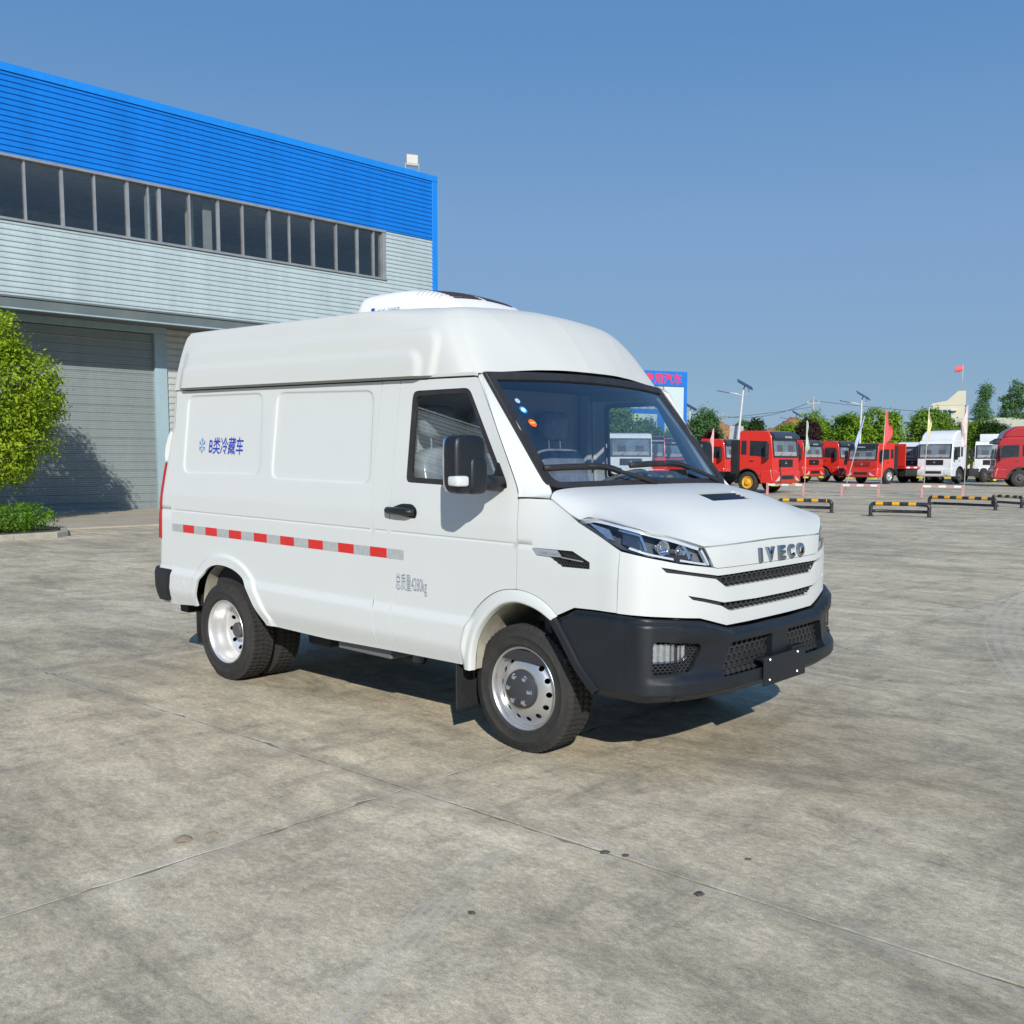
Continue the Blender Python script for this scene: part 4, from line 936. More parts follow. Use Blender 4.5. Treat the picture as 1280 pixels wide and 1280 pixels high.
# nose lettering: separate chrome letters
def letter3(body, s0, s1, z0, z1, mat, dep=.016):
    V, F = text_mesh(body, 0, .032)
    if not len(V): return
    s = s0+(s1-s0)*V[:, 0]; z = z0+(z1-z0)*V[:, 1]; n = len(V)
    A = wrap(s, z, dep); B_ = wrap(s, z, .001); cnt = {}
    for f in F:
        for i in range(len(f)): cnt[(f[i], f[(i+1) % len(f)])] = 1
    W_ = [(j, i, n+i, n+j) for (i, j) in cnt if (j, i) not in cnt]
    nr = A-wrap(s, z, .0); nr /= np.linalg.norm(nr, axis=1, keepdims=True); tl = (V[:, 1]-.45)*.9; nn = nr+np.array([0, 0, 1])*tl[:, None]; nn /= np.linalg.norm(nn, axis=1, keepdims=True)
    nf = len(A); A2 = np.vstack([A, A, B_]); Fq = list(F)+[tuple(nf+q for q in w) for w in W_]
    vo("chrome_letter", A2, Fq, mat, smooth=True, N=np.vstack([nn, nr*0+np.array([0, -.6, -.6]), nr*0+np.array([0, -.6, -.6])]))
for ch, a, b in (("I", 1.648, 1.672), ("V", 1.722, 1.806), ("E", 1.858, 1.928), ("C", 1.966, 2.036), ("O", 2.078, 2.158)): letter3(ch, a, b, 1.074, 1.147, M("letter_chrome", (.34, .38, .45), .10, 1.0, var=.03))
# fender badge and vent
vp("fender_vent", lambda s, z: wrap(s, z, -.014), offset_poly(VENT, -.004), GLOSSB, gap=0, flange=0, step=.04)
honeycomb("fender_vent_grille", lambda s, z, d: wrap(s, z, -.004+d), offset_poly([(.29, 1.092), (.42, 1.085), (.515, 1.082), (.518, 1.062), (.35, 1.06)], .003), .011, GB, depth=.008, aspect=.75)
bg = vp("badge", lambda s, z: wrap(s, z, .006), [(.152, 1.136), (.31, 1.136), (.345, 1.103), (.262, 1.101), (.185, 1.103)], M("badge_silver", (.50, .52, .54), .3, .6), gap=0, flange=.012, step=.03)[0]
vp("badge_strip", lambda s, z: wrap(s, z, .004), [(.345, 1.105), (.345, 1.100), (.48, 1.090), (.485, 1.095)], SILVER, gap=0, flange=.01, step=.04)
vtext("badge_lettering", "TURBO DAILY", .195, .325, 1.108, 1.123, LGR, 0, .01, lambda a, b: wrap(a, b, .0075))
# side window, frame, mirror, handle
for pd, mr in ((DOOR, False), (DOOR2, True)):
    WO = offset_poly(WIN, -.001); WI2 = fillet([(-.815, 1.472), (-.100, 1.460), (-.388, 1.948), (-.805, 1.940)], [.03, .03, .03, .04])
    V, F, N = region_mesh(lambda s, z: wrap(s, z, -.006), WO, [WI2], (), .04, .02); vo("window_frame", V, F, RUBBER, pd, N, mirror=mr)
    V, F, N = region_mesh(lambda s, z: wrap(s, z, -.018), offset_poly(WI2, -.008), (), (), .06, 0); vo("window_glass", V, F, SDG, pd, N, mirror=mr)
    V, F, N = region_mesh(lambda s, z: wrap(s, z, .004), fillet([(-.165, 1.450), (-.040, 1.434), (-.052, 1.475), (-.115, 1.58)], .02), (), (), .04, .02); vo("mirror_base", V, F, BLACK, pd, N, mirror=mr)
    V, F, N = region_mesh(lambda s, z: wrap(s, z, .002), fillet([(-.955, 1.255), (-.735, 1.235), (-.728, 1.285), (-.77, 1.318), (-.86, 1.318), (-.95, 1.290)], .025), (), (), .03, .01); h_ = vo("door_handle", V, F, BLACK, pd, N, mirror=mr)
    mb = MB(); mb.tube([(-.975, -1.012, 1.272), (-.95, -1.030, 1.275), (-.86, -1.036, 1.275), (-.78, -1.034, 1.274), (-.74, -1.012, 1.272)], [.018, .021, .022, .022, .018], 10)
    m2 = MB(); m2.add([(x, -y if mr else y, z) for x, y, z in mb.v], mb.f if not mr else [tuple(reversed(q)) for q in mb.f]); vmb(m2, "grip", BLACK, h_, True)
# wing mirrors
def superbox(c, d, n=20, e=.35, rot=0.0, shape=None):
    V = []; F = []; m = n*2
    sg = lambda v, p: math.copysign(abs(v)**p, v)
    for i in range(n+1):
        th = -math.pi/2+math.pi*i/n
        for j in range(m):
            ph = 2*math.pi*j/m
            x = sg(math.cos(th), e)*sg(math.cos(ph), e)*d[0]/2; y = sg(math.cos(th), e)*sg(math.sin(ph), e)*d[1]/2; z = sg(math.sin(th), e)*d[2]/2
            if shape: x, y, z = shape(x, y, z)
            V.append((c[0]+x*math.cos(rot)-y*math.sin(rot), c[1]+x*math.sin(rot)+y*math.cos(rot), c[2]+z))
    for i in range(n):
        for j in range(m): F.append((i*m+j, i*m+(j+1) % m, (i+1)*m+(j+1) % m, (i+1)*m+j))
    return V, F
for mr in (False, True):
    mi = empty("wing_mirror"); mi.parent = van
    cx, cy, cz = (-.125, -1.215, 1.562) if not mr else (-.16, -1.12, 1.562)
    def shp(x, y, z):
        k = .82+.18*max(0, 1-(max(0, x)/.07)); return (x, y*(1-.06*(z > .05)), z)
    V, F = superbox((cx, cy, cz), (.120, .215 if not mr else .17, .305), 18, .40, -.10); hs = vo("housing", V, F, BLACK, mi, mirror=mr)
    V, F = superbox((cx-.055, cy, cz), (.02, .185, .29), 8, .3, -.10); vo("mirror_glass", V, F, CHROME, hs, mirror=mr)
    V, F = superbox((cx+.025, cy-.073, cz-.085), (.09, .085, .056), 10, .4, -.10); vo("turn_signal", V, F, M("signal_lens", (.75, .77, .78), .15, .2, var=.1, vscale=60), hs, mirror=mr)
    V, F = superbox((cx+.012, cy+.045, cz-.055), (.125, .125, .20), 12, .42, -.10); vo("lower_cap", V, F, BLACK, hs, mirror=mr)
    mb = MB(); mb.tube([(-.085, -.985, 1.462), (-.09, -1.05, 1.463), (-.10, -1.17, 1.475)], [.036, .034, .03], 12, flat=1.25)
    m2 = MB(); m2.add([(x, -y if mr else y, z) for x, y, z in mb.v], mb.f if not mr else [tuple(reversed(q)) for q in mb.f]); vmb(m2, "arm", BLACK, mi, True)
# roof refrigeration unit
def acrow(x, w, zb, zt): return [(x, -w, zb), (x, -w*.985, zb+(zt-zb)*.45), (x, -w*.90, zb+(zt-zb)*.88), (x, -w*.62, zt), (x, 0, zt+.012), (x, w*.62, zt), (x, w*.90, zb+(zt-zb)*.88), (x, w*.985, zb+(zt-zb)*.45), (x, w, zb)]
ACN = Net([acrow(-1.985, .405, 2.45, 2.47), acrow(-1.980, .41, 2.45, 2.57), acrow(-1.945, .415, 2.45, 2.648), acrow(-1.88, .42, 2.45, 2.672), acrow(-1.65, .42, 2.45, 2.682), acrow(-1.45, .42, 2.45, 2.675), acrow(-1.29, .41, 2.45, 2.652), acrow(-1.15, .385, 2.45, 2.605), acrow(-1.05, .33, 2.45, 2.535)])
P, F = grid_mesh(ACN, 0, 8, 70, 0, 8, 60)
ru = vo("refrigeration_unit", P, F, M("unit_white", (.80, .79, .76), .4, var=.04), smooth=True)
LV = M("louvre_dark", (.05, .03, .035), .6)
for k in range(6):
    u = 5.75+k*.235
    V, F, N = region_mesh(off_surface(ACN, .004), [(u, 2.75), (u+.13, 2.75), (u+.13, 3.9), (u, 3.9)], (), (), .2, .006); vo("louvre", V, F, LV, ru, N)
    V, F, N = region_mesh(off_surface(ACN, .004), [(u, 4.1), (u+.13, 4.1), (u+.13, 5.25), (u, 5.25)], (), (), .2, .006); vo("louvre", V, F, LV, ru, N)
    V, F, N = region_mesh(off_surface(ACN, .003), [(u-.3, 1.75), (u-.26, 1.75), (u-.26, 2.3), (u-.3, 2.3)], (), (), .2, .004); vo("louvre", V, F, M("louvre_grey", (.45, .44, .42), .6), ru, N)
P_ = [ACN(np.array([u]), np.array([.45]))[0]+np.array([0, -.002, 0]) for u in (2.35, 3.3)]
mb = MB()
for p_ in P_: mb.box(p_, (.02, .01, .03))
vmb(mb, "latch", GREYP, ru)
V, F = text_mesh("KY 300T", 0, .01)
if len(V):
    P = np.stack([-1.72+.22*V[:, 0], np.full(len(V), -.4265), 2.530+.026*V[:, 1]], -1); vo("unit_lettering", P, F, LGR, ru, smooth=False)
vo("unit_emblem", np.array([(-1.79, -.4270, 2.532), (-1.755, -.4270, 2.532), (-1.755, -.4270, 2.566), (-1.79, -.4270, 2.566)]), [(0, 1, 2, 3)], LBL, ru, smooth=False)
# inner structure
mb = MB(); mb.bbox(-3.55, -1.10, -.872, .872, .52, 2.03); vmb(mb, "cargo_box", SHELL)  # solid dark box added inside the shell to block light at panel gaps
mb = MB(); mb.bbox(-1.098, -1.05, -.90, .90, .52, 2.20); vmb(mb, "bulkhead", M("bulkhead_grey", (.42, .43, .42), .7))
mb = MB(); mb.bbox(-3.4, -.50, -.915, .915, 2.036, 2.058); mb.bbox(-.50, -.36, -.86, .86, 2.036, 2.058); mb.bbox(-3.4, -1.0, -.70, .70, 2.06, 2.42); vmb(mb, "roof_core", SHELL)  # dark slab widened to shut out daylight under the roof edge
mb = MB(); mb.bbox(-1.05, .30, -.90, .90, .50, .56); mb.bbox(.12, .16, -.86, .86, .5, 1.30); mb.bbox(.16, .90, -.80, .80, .55, 1.14); mb.bbox(.16, .62, -.84, .84, 1.14, 1.26); vmb(mb, "cab_floor", SHELL)
for sy in (-1, 1):
    mb = MB(); mb.bbox(-1.04, -.40, sy*.930, sy*.955, .56, 1.41); mb.bbox(-.40, .02, sy*.930, sy*.955, .95, 1.41); vmb(mb, "door_lining", M("lining_grey", (.16, .165, .17), .8))
    mb = MB(); mb.tube([(-.34, sy*.83, 2.03), (-.09, sy*.85, 1.74), (.12, sy*.86, 1.44)], .028, 8); vmb(mb, "pillar_lining", M("lining_light", (.40, .42, .42), .8), smooth=True)
    mb = MB(); mb.bbox(-1.04, -.34, sy*.885, sy*.915, 1.985, 2.035); vmb(mb, "header_light_stop", M("lining_grey", (.16, .165, .17), .8))  # strip added to stop daylight leaking in above the door
    mb = MB(); mb.bbox(-1.02, -.95, sy*.87, sy*.92, 1.3, 2.03); vmb(mb, "post_lining", M("lining_light", (.40, .42, .42), .8))
mb = MB(); mb.prism([(.10, 1.25), (.16, 1.40), (.02, 1.435), (-.20, 1.43), (-.34, 1.38), (-.36, 1.20), (-.25, .95), (.10, .90)], lambda a, b: (a, -.86, b), lambda a, b: (a, .86, b)); vmb(mb, "dashboard", M("dash_grey", (.05, .055, .062), .75, bump=.2), bevel=.02)
mb = MB(); mb.bbox(-.20, -.02, -.52, -.22, 1.438, 1.442); vmb(mb, "paper_sheet", M("paper", (.72, .74, .74), .8), tf=None) if False else mb.build("paper_sheet", M("paper", (.72, .74, .74), .8), van, tf=lambda x, y, z: (x+.03*y, y, z+.012*math.sin(y*30)-RK*x))
SEAT = M("seat_cloth", (.06, .065, .075), .85, var=.2); WRAP = M("plastic_cover", (.26, .28, .31), .25, var=.35, vscale=9, bump=.7, bscale=22)
for yc, wd, n_ in ((.48, .50, 1), (-.42, .86, 2)):
    st_ = empty("seat"); st_.parent = van
    V, F = superbox((-.62, yc, 1.02), (.50, wd, .17), 12, .4); vo("cushion", V, F, SEAT, st_)
    V, F = superbox((-.86, yc, 1.34), (.17, wd, .62), 14, .4, 0, lambda x, y, z: (x-.22*z, y, z)); vo("backrest", V, F, WRAP, st_)
    for k in range(n_):
        yy = yc+(k-.5*(n_-1))*.42
        V, F = superbox((-.945, yy, 1.80), (.10, .27, .20), 10, .5); vo("headrest", V, F, WRAP, st_)
        mb = MB(); mb.tube([(-.93, yy-.06, 1.6), (-.94, yy-.06, 1.76)], .007, 6); mb.tube([(-.93, yy+.06, 1.6), (-.94, yy+.06, 1.76)], .007, 6); vmb(mb, "headrest_post", CHROME, st_)
    mb = MB(); mb.bbox(-.85, -.42, yc-wd*.4, yc+wd*.4, .56, .95); vmb(mb, "seat_base", SHELL, st_)
sw = empty("steering_wheel"); sw.parent = van
tilt = Matrix.Rotation(math.radians(-28), 3, 'Y'); c0 = Vector((-.40, .48, 1.415))
mb = MB(); mb.tube([c0+tilt @ Vector((.205*math.cos(a), .205*math.sin(a), 0)) for a in np.linspace(0, 2*math.pi, 41)], .016, 8, cap=False); vmb(mb, "rim", GREYP, sw, True)
mb = MB(); mb.lathe([(.001, .02), (.06, .018), (.075, -.02), (.04, -.05)], 16, 'z'); mb.v = [tuple(c0+tilt @ Vector(v)) for v in mb.v]; vmb(mb, "hub", GREYP, sw, True)
mb = MB(); [mb.tube([c0, c0+tilt @ Vector((.2*math.cos(a), .2*math.sin(a), 0))], .014, 6) for a in (0, 2.2, 4.1)]; vmb(mb, "spoke", GREYP, sw, True)
mb = MB(); mb.tube([c0, (-.05, .48, 1.15)], .03, 8); vmb(mb, "column", GREYP, sw, True)
# wheel wells, chassis
def well(I, name, y0=-.965, y1=-.50):
    p = [(x, z) for x, z in offset_poly(list(I), 0)]; n = len(p); V = [(x, y0, z+.004) for x, z in p]+[(x, y1, z+.004) for x, z in p]
    F = [(i, n+i, n+i+1, i+1) for i in range(n-1)]; cx = sum(a for a, _ in p)/n
    F.append(tuple(range(n, 2*n)))
    for mr in (False, True): vo(name, V, F, WELL, smooth=35, mirror=mr)
well(resample(RA_IN, .05, False), "wheel_well"); well(list(resample(FA_IN, .05, False))+[(.36, .70), (.46, .56), (.56, .45)], "wheel_well")
mb = MB(); mb.bbox(-3.5, .95, -.42, -.34, .42, .56); mb.bbox(-3.5, .95, .34, .42, .42, .56); mb.bbox(-2.2, -.40, -.93, .93, .44, .53); mb.bbox(.60, .95, -.85, .85, .44, .54); mb.bbox(-3.45, -3.12, -.93, .93, .44, .53)
vmb(mb, "chassis", UNDER)
for x in (0, -2.7987):
    mb = MB(); mb.tube([(x, -.75, .35), (x, .75, .35)], .05, 10); mb.box((x, 0, .36), (.28, .30, .28)); mb.build("axle", UNDER, van, bevel=.02)
mb = MB(); mb.bbox(-1.56, -1.05, -.93, -.62, .355, .425); vmb(mb, "side_step_box", GREYP, bevel=.012)
mb = MB(); mb.tube([(-.95, -.78, .44), (-.95, -.80, .335)], .035, 10); vmb(mb, "pipe", GREYP, smooth=40)
mb = MB(); mb.tube([(-1.25, -.7, .40), (-1.25, -.62, .31), (-1.10, -.62, .31)], .04, 10); vmb(mb, "drain_elbow", UNDER, smooth=True)
mb = MB(); mb.tube([(-2.3, -.55, .46), (-2.15, -.72, .40), (-1.9, -.75, .42), (-1.6, -.7, .45)], .012, 6); vmb(mb, "brake_hose", UNDER, smooth=True)
mb = MB(); mb.bbox(-2.25, -2.0, -.66, -.52, .25, .5); vmb(mb, "spring_hanger", UNDER, bevel=.02)
# wheels
TW = .20
def tyre_mesh():
    R = .3535; hw = TW/2
    prof = [(.214, -.070), (.226, -.082), (.240, -hw+.006), (.244, -hw-.001), (.250, -hw+.001), (.286, -hw-.007), (.290, -hw-.010), (.295, -hw-.007), (.318, -hw+.002), (.320, -hw+.007), (.336, -.088), (.3475, -.079)]
    tread = []
    for (a, b) in ((-.078, -.052), (-.044, -.006), (.006, .044), (.052, .078)): tread += [(R-.0005-abs(a)*.02, a), (R-.0005-abs(b)*.02, b)]
    full = prof[:-1]+[(.3475, -.080)]
    g = []
    for i in range(0, 8, 2):
        g += [tread[i], tread[i+1]]
        if i < 6: g += [(R-.011, tread[i+1][1]+.0015), (R-.011, tread[i+2][1]-.0015)]
    full = prof+g+[(r, -h) for r, h in reversed(prof)]
    n = 64*4; m = len(full); V = np.zeros((m, n, 3))
    for k in range(n):
        a = 2*math.pi*k/n; ph = k % 4
        for i, (r, h) in enumerate(full):
            rr = r
            sh = a
            if 12 <= i < m-12:
                blk = (i-12)//4; sh = a+(.018 if blk % 2 else 0)+(h*.35 if blk % 2 else -h*.35)
                if ph == 0 and r > R-.006: rr = r-(.008 if blk in (0, 3) else .006)
            elif i in (10, 11, m-11, m-12) and ph == 0: rr = r-.006
            V[i, k] = (rr*math.cos(sh), h, rr*math.sin(sh))
    F = [(i*n+k, i*n+(k+1) % n, (i+1)*n+(k+1) % n, (i+1)*n+k) for i in range(m-1) for k in range(n)]
    return mkmesh("tyre", V.reshape(-1, 3), F, TYRE, 38)
def lathe_region(prof, nhole, rh, hr, r0, r1):
    """disc with round openings; prof: r -> h"""
    pr = np.array(prof)
    def S(u, v): # u = angle*rh, v = radius
        a = u/rh; h = np.interp(v, pr[:, 0], pr[:, 1]); return np.stack([v*np.cos(a), h, v*np.sin(a)], -1)
    L = 2*math.pi*rh; holes = [[(L*(k+.5)/nhole+hr*math.cos(t)*1.0, rh+hr*math.sin(t)*.9) for t in np.linspace(0, 2*math.pi, 15)[:-1]] for k in range(nhole)]
    return region_mesh(S, [(0, r0), (L, r0), (L, r1), (0, r1)], holes, [[(0, v), (L, v)] for v in pr[1:-1, 0] if r0 < v < r1], .018, 0, False)
TM = tyre_mesh()
# front wheel: convex disc with holes, dark hub cover, nuts
rimF = MB(); rimF.lathe([(.228, -.074), (.2305, -.086), (.226, -.092), (.219, -.088), (.212, -.070), (.208, -.045), (.196, -.035), (.196, .06), (.228, .078)], 64)
rimFm = mkmesh("rim", rimF.v, rimF.f, SILVER, 40)
V, F, N = lathe_region([(.085, -.088), (.115, -.088), (.150, -.078), (.185, -.052), (.205, -.046)], 14, .168, .0155, .085, .206)
flip_needed = N[0][1] > 0
discFm = mkmesh("disc", V, [tuple(reversed(f)) for f in F] if flip_needed else F, SILVER, True, -N if flip_needed else N)
hubm = MB(); hubm.lathe([(.001, -.128), (.040, -.127), (.050, -.124), (.090, -.118), (.104, -.110), (.108, -.094), (.108, -.085)], 48); hubMe = mkmesh("hub_cover", hubm.v, hubm.f, HUBGREY, 35)
nutm = MB(); nutm.lathe([(.001, -.014), (.009, -.013), (.013, -.009), (.014, 0.0), (.020, .001)], 12); nutMe = mkmesh("wheel_nut", nutm.v, nutm.f, CHROME, 30)
# rear wheel: deep dish
rimR = MB(); rimR.lathe([(.228, -.074), (.2305, -.086), (.226, -.092), (.219, -.088), (.212, -.070), (.205, -.050), (.200, -.020), (.192, -.010), (.188, .06)], 64); rimRm = mkmesh("rim", rimR.v, rimR.f, M("wheel_silver_bright", (.68, .68, .67), .32, .55, var=.08, vscale=8), 40)
V, F, N = lathe_region([(.07, .075), (.10, .078), (.130, .062), (.165, .040), (.189, .045)], 10, .140, .0165, .07, .19)
fn = N[0][1] > 0
discRm = mkmesh("disc", V, [tuple(reversed(f)) for f in F] if fn else F, MATS["wheel_silver_bright"], True, -N if fn else N)
hubr = MB(); hubr.lathe([(.001, -.005), (.045, -.004), (.055, .004), (.058, .06), (.08, .08)], 32); hubRM = mkmesh("hub", hubr.v, hubr.f, M("hub_dark", (.08, .075, .07), .6), 35)
backm = MB(); backm.lathe([(.001, .05), (.19, .05)], 24); backMe = mkmesh("brake_drum", backm.v, backm.f, UNDER)
def wheel(name, loc, side, kind, spin):
    w = empty(name, loc); w.parent = van; w.rotation_euler = (0, spin, 0 if side < 0 else math.pi)
    obj("tyre", TM, w)
    if kind == 'F':
        obj("rim", rimFm, w); obj("disc", discFm, w); obj("brake_drum", backMe, w); h = obj("hub_cover", hubMe, w)
        for k in range(6):
            nt_ = obj("wheel_nut", nutMe, w); a = k*math.pi/3+.25; nt_.location = (.073*math.cos(a), -.119, .073*math.sin(a))
    else:
        obj("rim", rimRm, w); dd = obj("disc", discRm, w); obj("hub", hubRM, w)
        if kind == 'R': b_ = obj("brake_drum", backMe, w); b_.location = (0, .06, 0)
    return w
for sy in (-1, 1):
    wheel("front_wheel", (0, sy*.815, .351), sy, 'F', .3)
    wheel("rear_wheel", (-2.7987, sy*.885, .351), sy, 'R', .9)
    wheel("inner_rear_wheel", (-2.7987, sy*.655, .351), sy, 'R', .2)
    mb = MB(); mb.bbox(-.435, -.425, sy*.985-(.0 if sy < 0 else .24), sy*.985+(.24 if sy < 0 else .0), .17, .46); vmb(mb, "mud_flap", RUBBER, bevel=.003)
    mb = MB(); mb.bbox(-3.20, -3.19, sy*.97-(.0 if sy < 0 else .42), sy*.97+(.42 if sy < 0 else .0), .16, .40); vmb(mb, "mud_flap", RUBBER, bevel=.003)
# ================================================================= parked lorries
def truck_paint(name, col): return M(name, col, .30, 0, var=.05, vscale=.6, coat=.4)
TRED = truck_paint("lorry_red", (.68, .034, .022)); TDRED = truck_paint("lorry_dark_red", (.36, .014, .018)); TWHITE = truck_paint("lorry_white", (.74, .76, .78)); TBLUE = truck_paint("lorry_pale_blue", (.30, .42, .50))
TGLASS = M("lorry_glass", (.028, .035, .042), .05, var=.3, vscale=1.5); TBLK = M("lorry_black", (.022, .022, .024), .5, var=.2); TLAMP = M("lorry_lamp", (.72, .72, .70), .15, .3, var=.2, vscale=20)
TYEL = M("plate_yellow", (.75, .62, .03), .5); TTY = M("lorry_tyre", (.030, .029, .028), .85, var=.3, vscale=6); TVIS = M("visor_smoke", (.035, .04, .05), .25)
RIMS = {'yellow': M("rim_yellow", (.70, .38, .03), .5), 'silver': M("rim_silver", (.60, .60, .60), .35, .6), 'dark': M("rim_dark", (.07, .07, .07), .6)}
mb = MB(); mb.lathe([(.30, -.13), (.36, -.145), (.46, -.145), (.505, -.12), (.52, -.09), (.52, -.02), (.512, -.018), (.512, .018), (.52, .02), (.52, .09), (.505, .12), (.46, .145), (.30, .13)], 32); LT = mkmesh("tyre", mb.v, mb.f, TTY, 40)
LR = {}
for k, m_ in RIMS.items():
    mb = MB(); mb.lathe([(.30, -.135), (.285, -.14), (.27, -.10), (.24, -.07), (.16, -.085), (.13, -.16), (.10, -.19), (.001, -.19)], 24); LR[k] = mkmesh("rim", mb.v, mb.f, m_, 40)
V_TXT = text_mesh("DONGFENG", 0, .01)
def lorry(loc, heading, col, label, rim='dark', high=False, visor=TVIS, H=1.0, body=None, twin=False, name="lorry", medium=False):
    t = empty(name, (*loc, 0), math.radians(heading), label=label, cat="lorry", group="lorries parked along the far side of the yard")
    zs = lambda z: z*H
    bk = -.95 if high else -.46
    prof = ([(bk, 1.02), (-.72, 1.02)] if high else [(bk, 1.06)])+[(.66*math.cos(a), .56+.60*math.sin(a)) for a in np.linspace(math.pi*(.86 if high else .71), math.pi*.10, 9)]+[(.70, .62), (1.30, .60), (1.38, .98), (1.37, 1.70), (1.25, 2.70), (1.10, 2.93), (.70, 2.98), (bk+.08, 3.0), (bk, 2.90)]
    prof = [(x, zs(z)) for x, z in prof]
    mb = MB(); mb.prism(prof, lambda a, b: (a, 1.20, b), lambda a, b: (a, -1.20, b)); mb.f = [tuple(reversed(q)) for q in mb.f]
    cab = mb.build("cab", col, t, bevel=.07, seg=3)
    fx = lambda z: np.interp(z, [.98, 1.70, 2.70, 2.93], [1.38, 1.37, 1.25, 1.10])   # cab front at height z
    def front(name, y0, y1, z0, z1, mat, out=.012, par=None):
        q = MB(); a0, a1 = fx(z0), fx(z1)
        q.add([(a0-.05, y0, zs(z0)), (a0-.05, y1, zs(z0)), (a1-.05, y1, zs(z1)), (a1-.05, y0, zs(z1)), (a0+out, y0, zs(z0)), (a0+out, y1, zs(z0)), (a1+out, y1, zs(z1)), (a1+out, y0, zs(z1))], [(3, 2, 1, 0), (4, 5, 6, 7), (0, 1, 5, 4), (1, 2, 6, 5), (2, 3, 7, 6), (3, 0, 4, 7)])
        return q.build(name, mat, par or t)
    front("windscreen_frame", -1.14, 1.14, 1.70, 2.69, TBLK, .008)
    ws_ = front("windscreen", -1.03, 1.03, 1.78, 2.62, M("lorry_windscreen", (.17, .215, .25), .05, var=.35, vscale=1.2), .014)
    front("dash_shelf", -1.0, 1.0, 1.80, 1.98, M("lorry_dash", (.32, .33, .34), .7), .020, ws_)
    for yy in (-.5, .5): front("seat_back", yy-.24, yy+.24, 1.98, 2.30, M("lorry_seat", (.09, .09, .10), .8), .019, ws_)
    for yy in (-.55, .35):
        q = MB(); q.tube([(1.385, yy, zs(1.79)), (1.33, yy+.45, zs(2.02))], .014, 5); q.build("wiper", TBLK, t)
    if visor is not None:
        q = MB(); q.prism([(1.22, 2.60), (1.48, 2.60), (1.46, 2.74), (1.14, 2.95)], lambda a, b: (a, 1.12, zs(b)), lambda a, b: (a, -1.12, zs(b))); q.f = [tuple(reversed(f)) for f in q.f]; vs = q.build("sun_visor", visor, t, bevel=.03)
        V, F = V_TXT
        if len(V): obj("visor_lettering", mkmesh("visor_lettering", [(1.487-.012*v[1], -.30+.62*v[0], zs(2.635+.085*v[1])) for v in V], F, M("lettering_white", (.8, .8, .8), .5)), vs)
    g = front("grille", -.62, .62, 1.26, 1.62, TBLK, .02)
    for k in range(4): front("grille_bar", -.60, .60, 1.29+.085*k, 1.325+.085*k, TBLK if not medium else col, .035, g)
    q = MB(); q.lathe([(.001, .045), (.07, .045), (.085, .02)], 16, 'x', (1.36, 0, zs(1.44))); q.build("emblem", RIMS['silver'], t)
    front("bonnet_seam", -1.1, 1.1, 1.705, 1.72, TBLK, .006)
    # bumper with lamps
    q = MB(); q.prism([(.72, .50), (1.40, .48), (1.50, .62), (1.48, 1.02), (1.38, 1.10), (.74, 1.06)], lambda a, b: (a, 1.23, zs(b)), lambda a, b: (a, -1.23, zs(b))); q.f = [tuple(reversed(f)) for f in q.f]
    bm = q.build("bumper", col, t, bevel=.05, seg=3)
    q = MB(); q.bbox(1.45, 1.505, -.55, .55, zs(.66), zs(.86)); q.build("lower_grille", TBLK, bm, bevel=.02)
    for sy in (-1, 1):
        q = MB(); q.add([(1.40, sy*1.238, zs(.62)), (1.51, sy*1.06, zs(.58)), (1.512, sy*.74, zs(.62)), (1.50, sy*.70, zs(.82)), (1.478, sy*1.04, zs(1.10)), (1.28, sy*1.242, zs(1.14)), (1.2, sy*1.15, zs(.80))], [(0, 1, 2, 3, 4, 5), (5, 4, 3, 6), (6, 3, 2, 1), (6, 1, 0), (6, 0, 5)]); q.build("headlamp", TLAMP, bm)
        q = MB(); q.bbox(1.30, 1.46, sy*1.15, sy*.75, zs(.36), zs(.465)); q.build("lamp_plate", TYEL, bm)
        # doors, windows, mirrors, steps
        s0 = sy*1.208
        def side(name, poly, mat, par=None, o=.008):
            q = MB(); n = len(poly); q.add([(x, sy*1.19, zs(z)) for x, z in poly]+[(x, sy*(1.20+o), zs(z)) for x, z in poly], [tuple(range(n)), tuple(range(n, 2*n))]+[(i, (i+1) % n, n+(i+1) % n, n+i) for i in range(n)]); return q.build(name, mat, par or t)
        dr = side("door", [(.02, 1.22), (.40, 1.22), (.74, 1.18), (1.18, 1.30), (1.22, 1.72), (1.12, 2.62), (.06, 2.66), (.02, 2.5)], col, None, .012)
        side("door_window", [(.12, 1.80), (.50, 1.78), (1.12, 1.70), (1.05, 2.48), (.14, 2.52)], TGLASS, dr, .02)
        side("rear_window", [(-.36, 1.86), (-.06, 1.84), (-.06, 2.52), (-.34, 2.52)], TGLASS, None, .012)
        q = MB(); q.bbox(.12, .32, sy*1.205, sy*1.235, zs(1.52), zs(1.57)); q.build("door_handle", TBLK, dr)
        for zq in (.62, .84):
            q = MB(); q.bbox(.70, .98, sy*1.0, sy*1.225, zs(zq), zs(zq+.04)); q.build("step", TBLK, t)
        mi = MB(); mi.box((1.18, sy*1.42, zs(2.10)), (.14, .22, .56)); mi.box((1.16, sy*1.40, zs(1.72)), (.14, .22, .20)); mo = mi.build("mirror", TBLK, t, bevel=.04)
        q = MB(); q.tube([(1.10, sy*1.15, zs(2.48)), (1.2, sy*1.42, zs(2.44)), (1.2, sy*1.42, zs(1.72)), (1.14, sy*1.16, zs(1.70))], .022, 6); q.build("mirror_arm", TBLK, mo)
        q = MB(); p_ = [(.69*math.cos(a), .56+.64*math.sin(a)) for a in np.linspace(math.pi*.88, math.pi*.08, 12)]; p2 = [(x*.92, .56+(z-.56)*.92) for x, z in p_]; n = 12
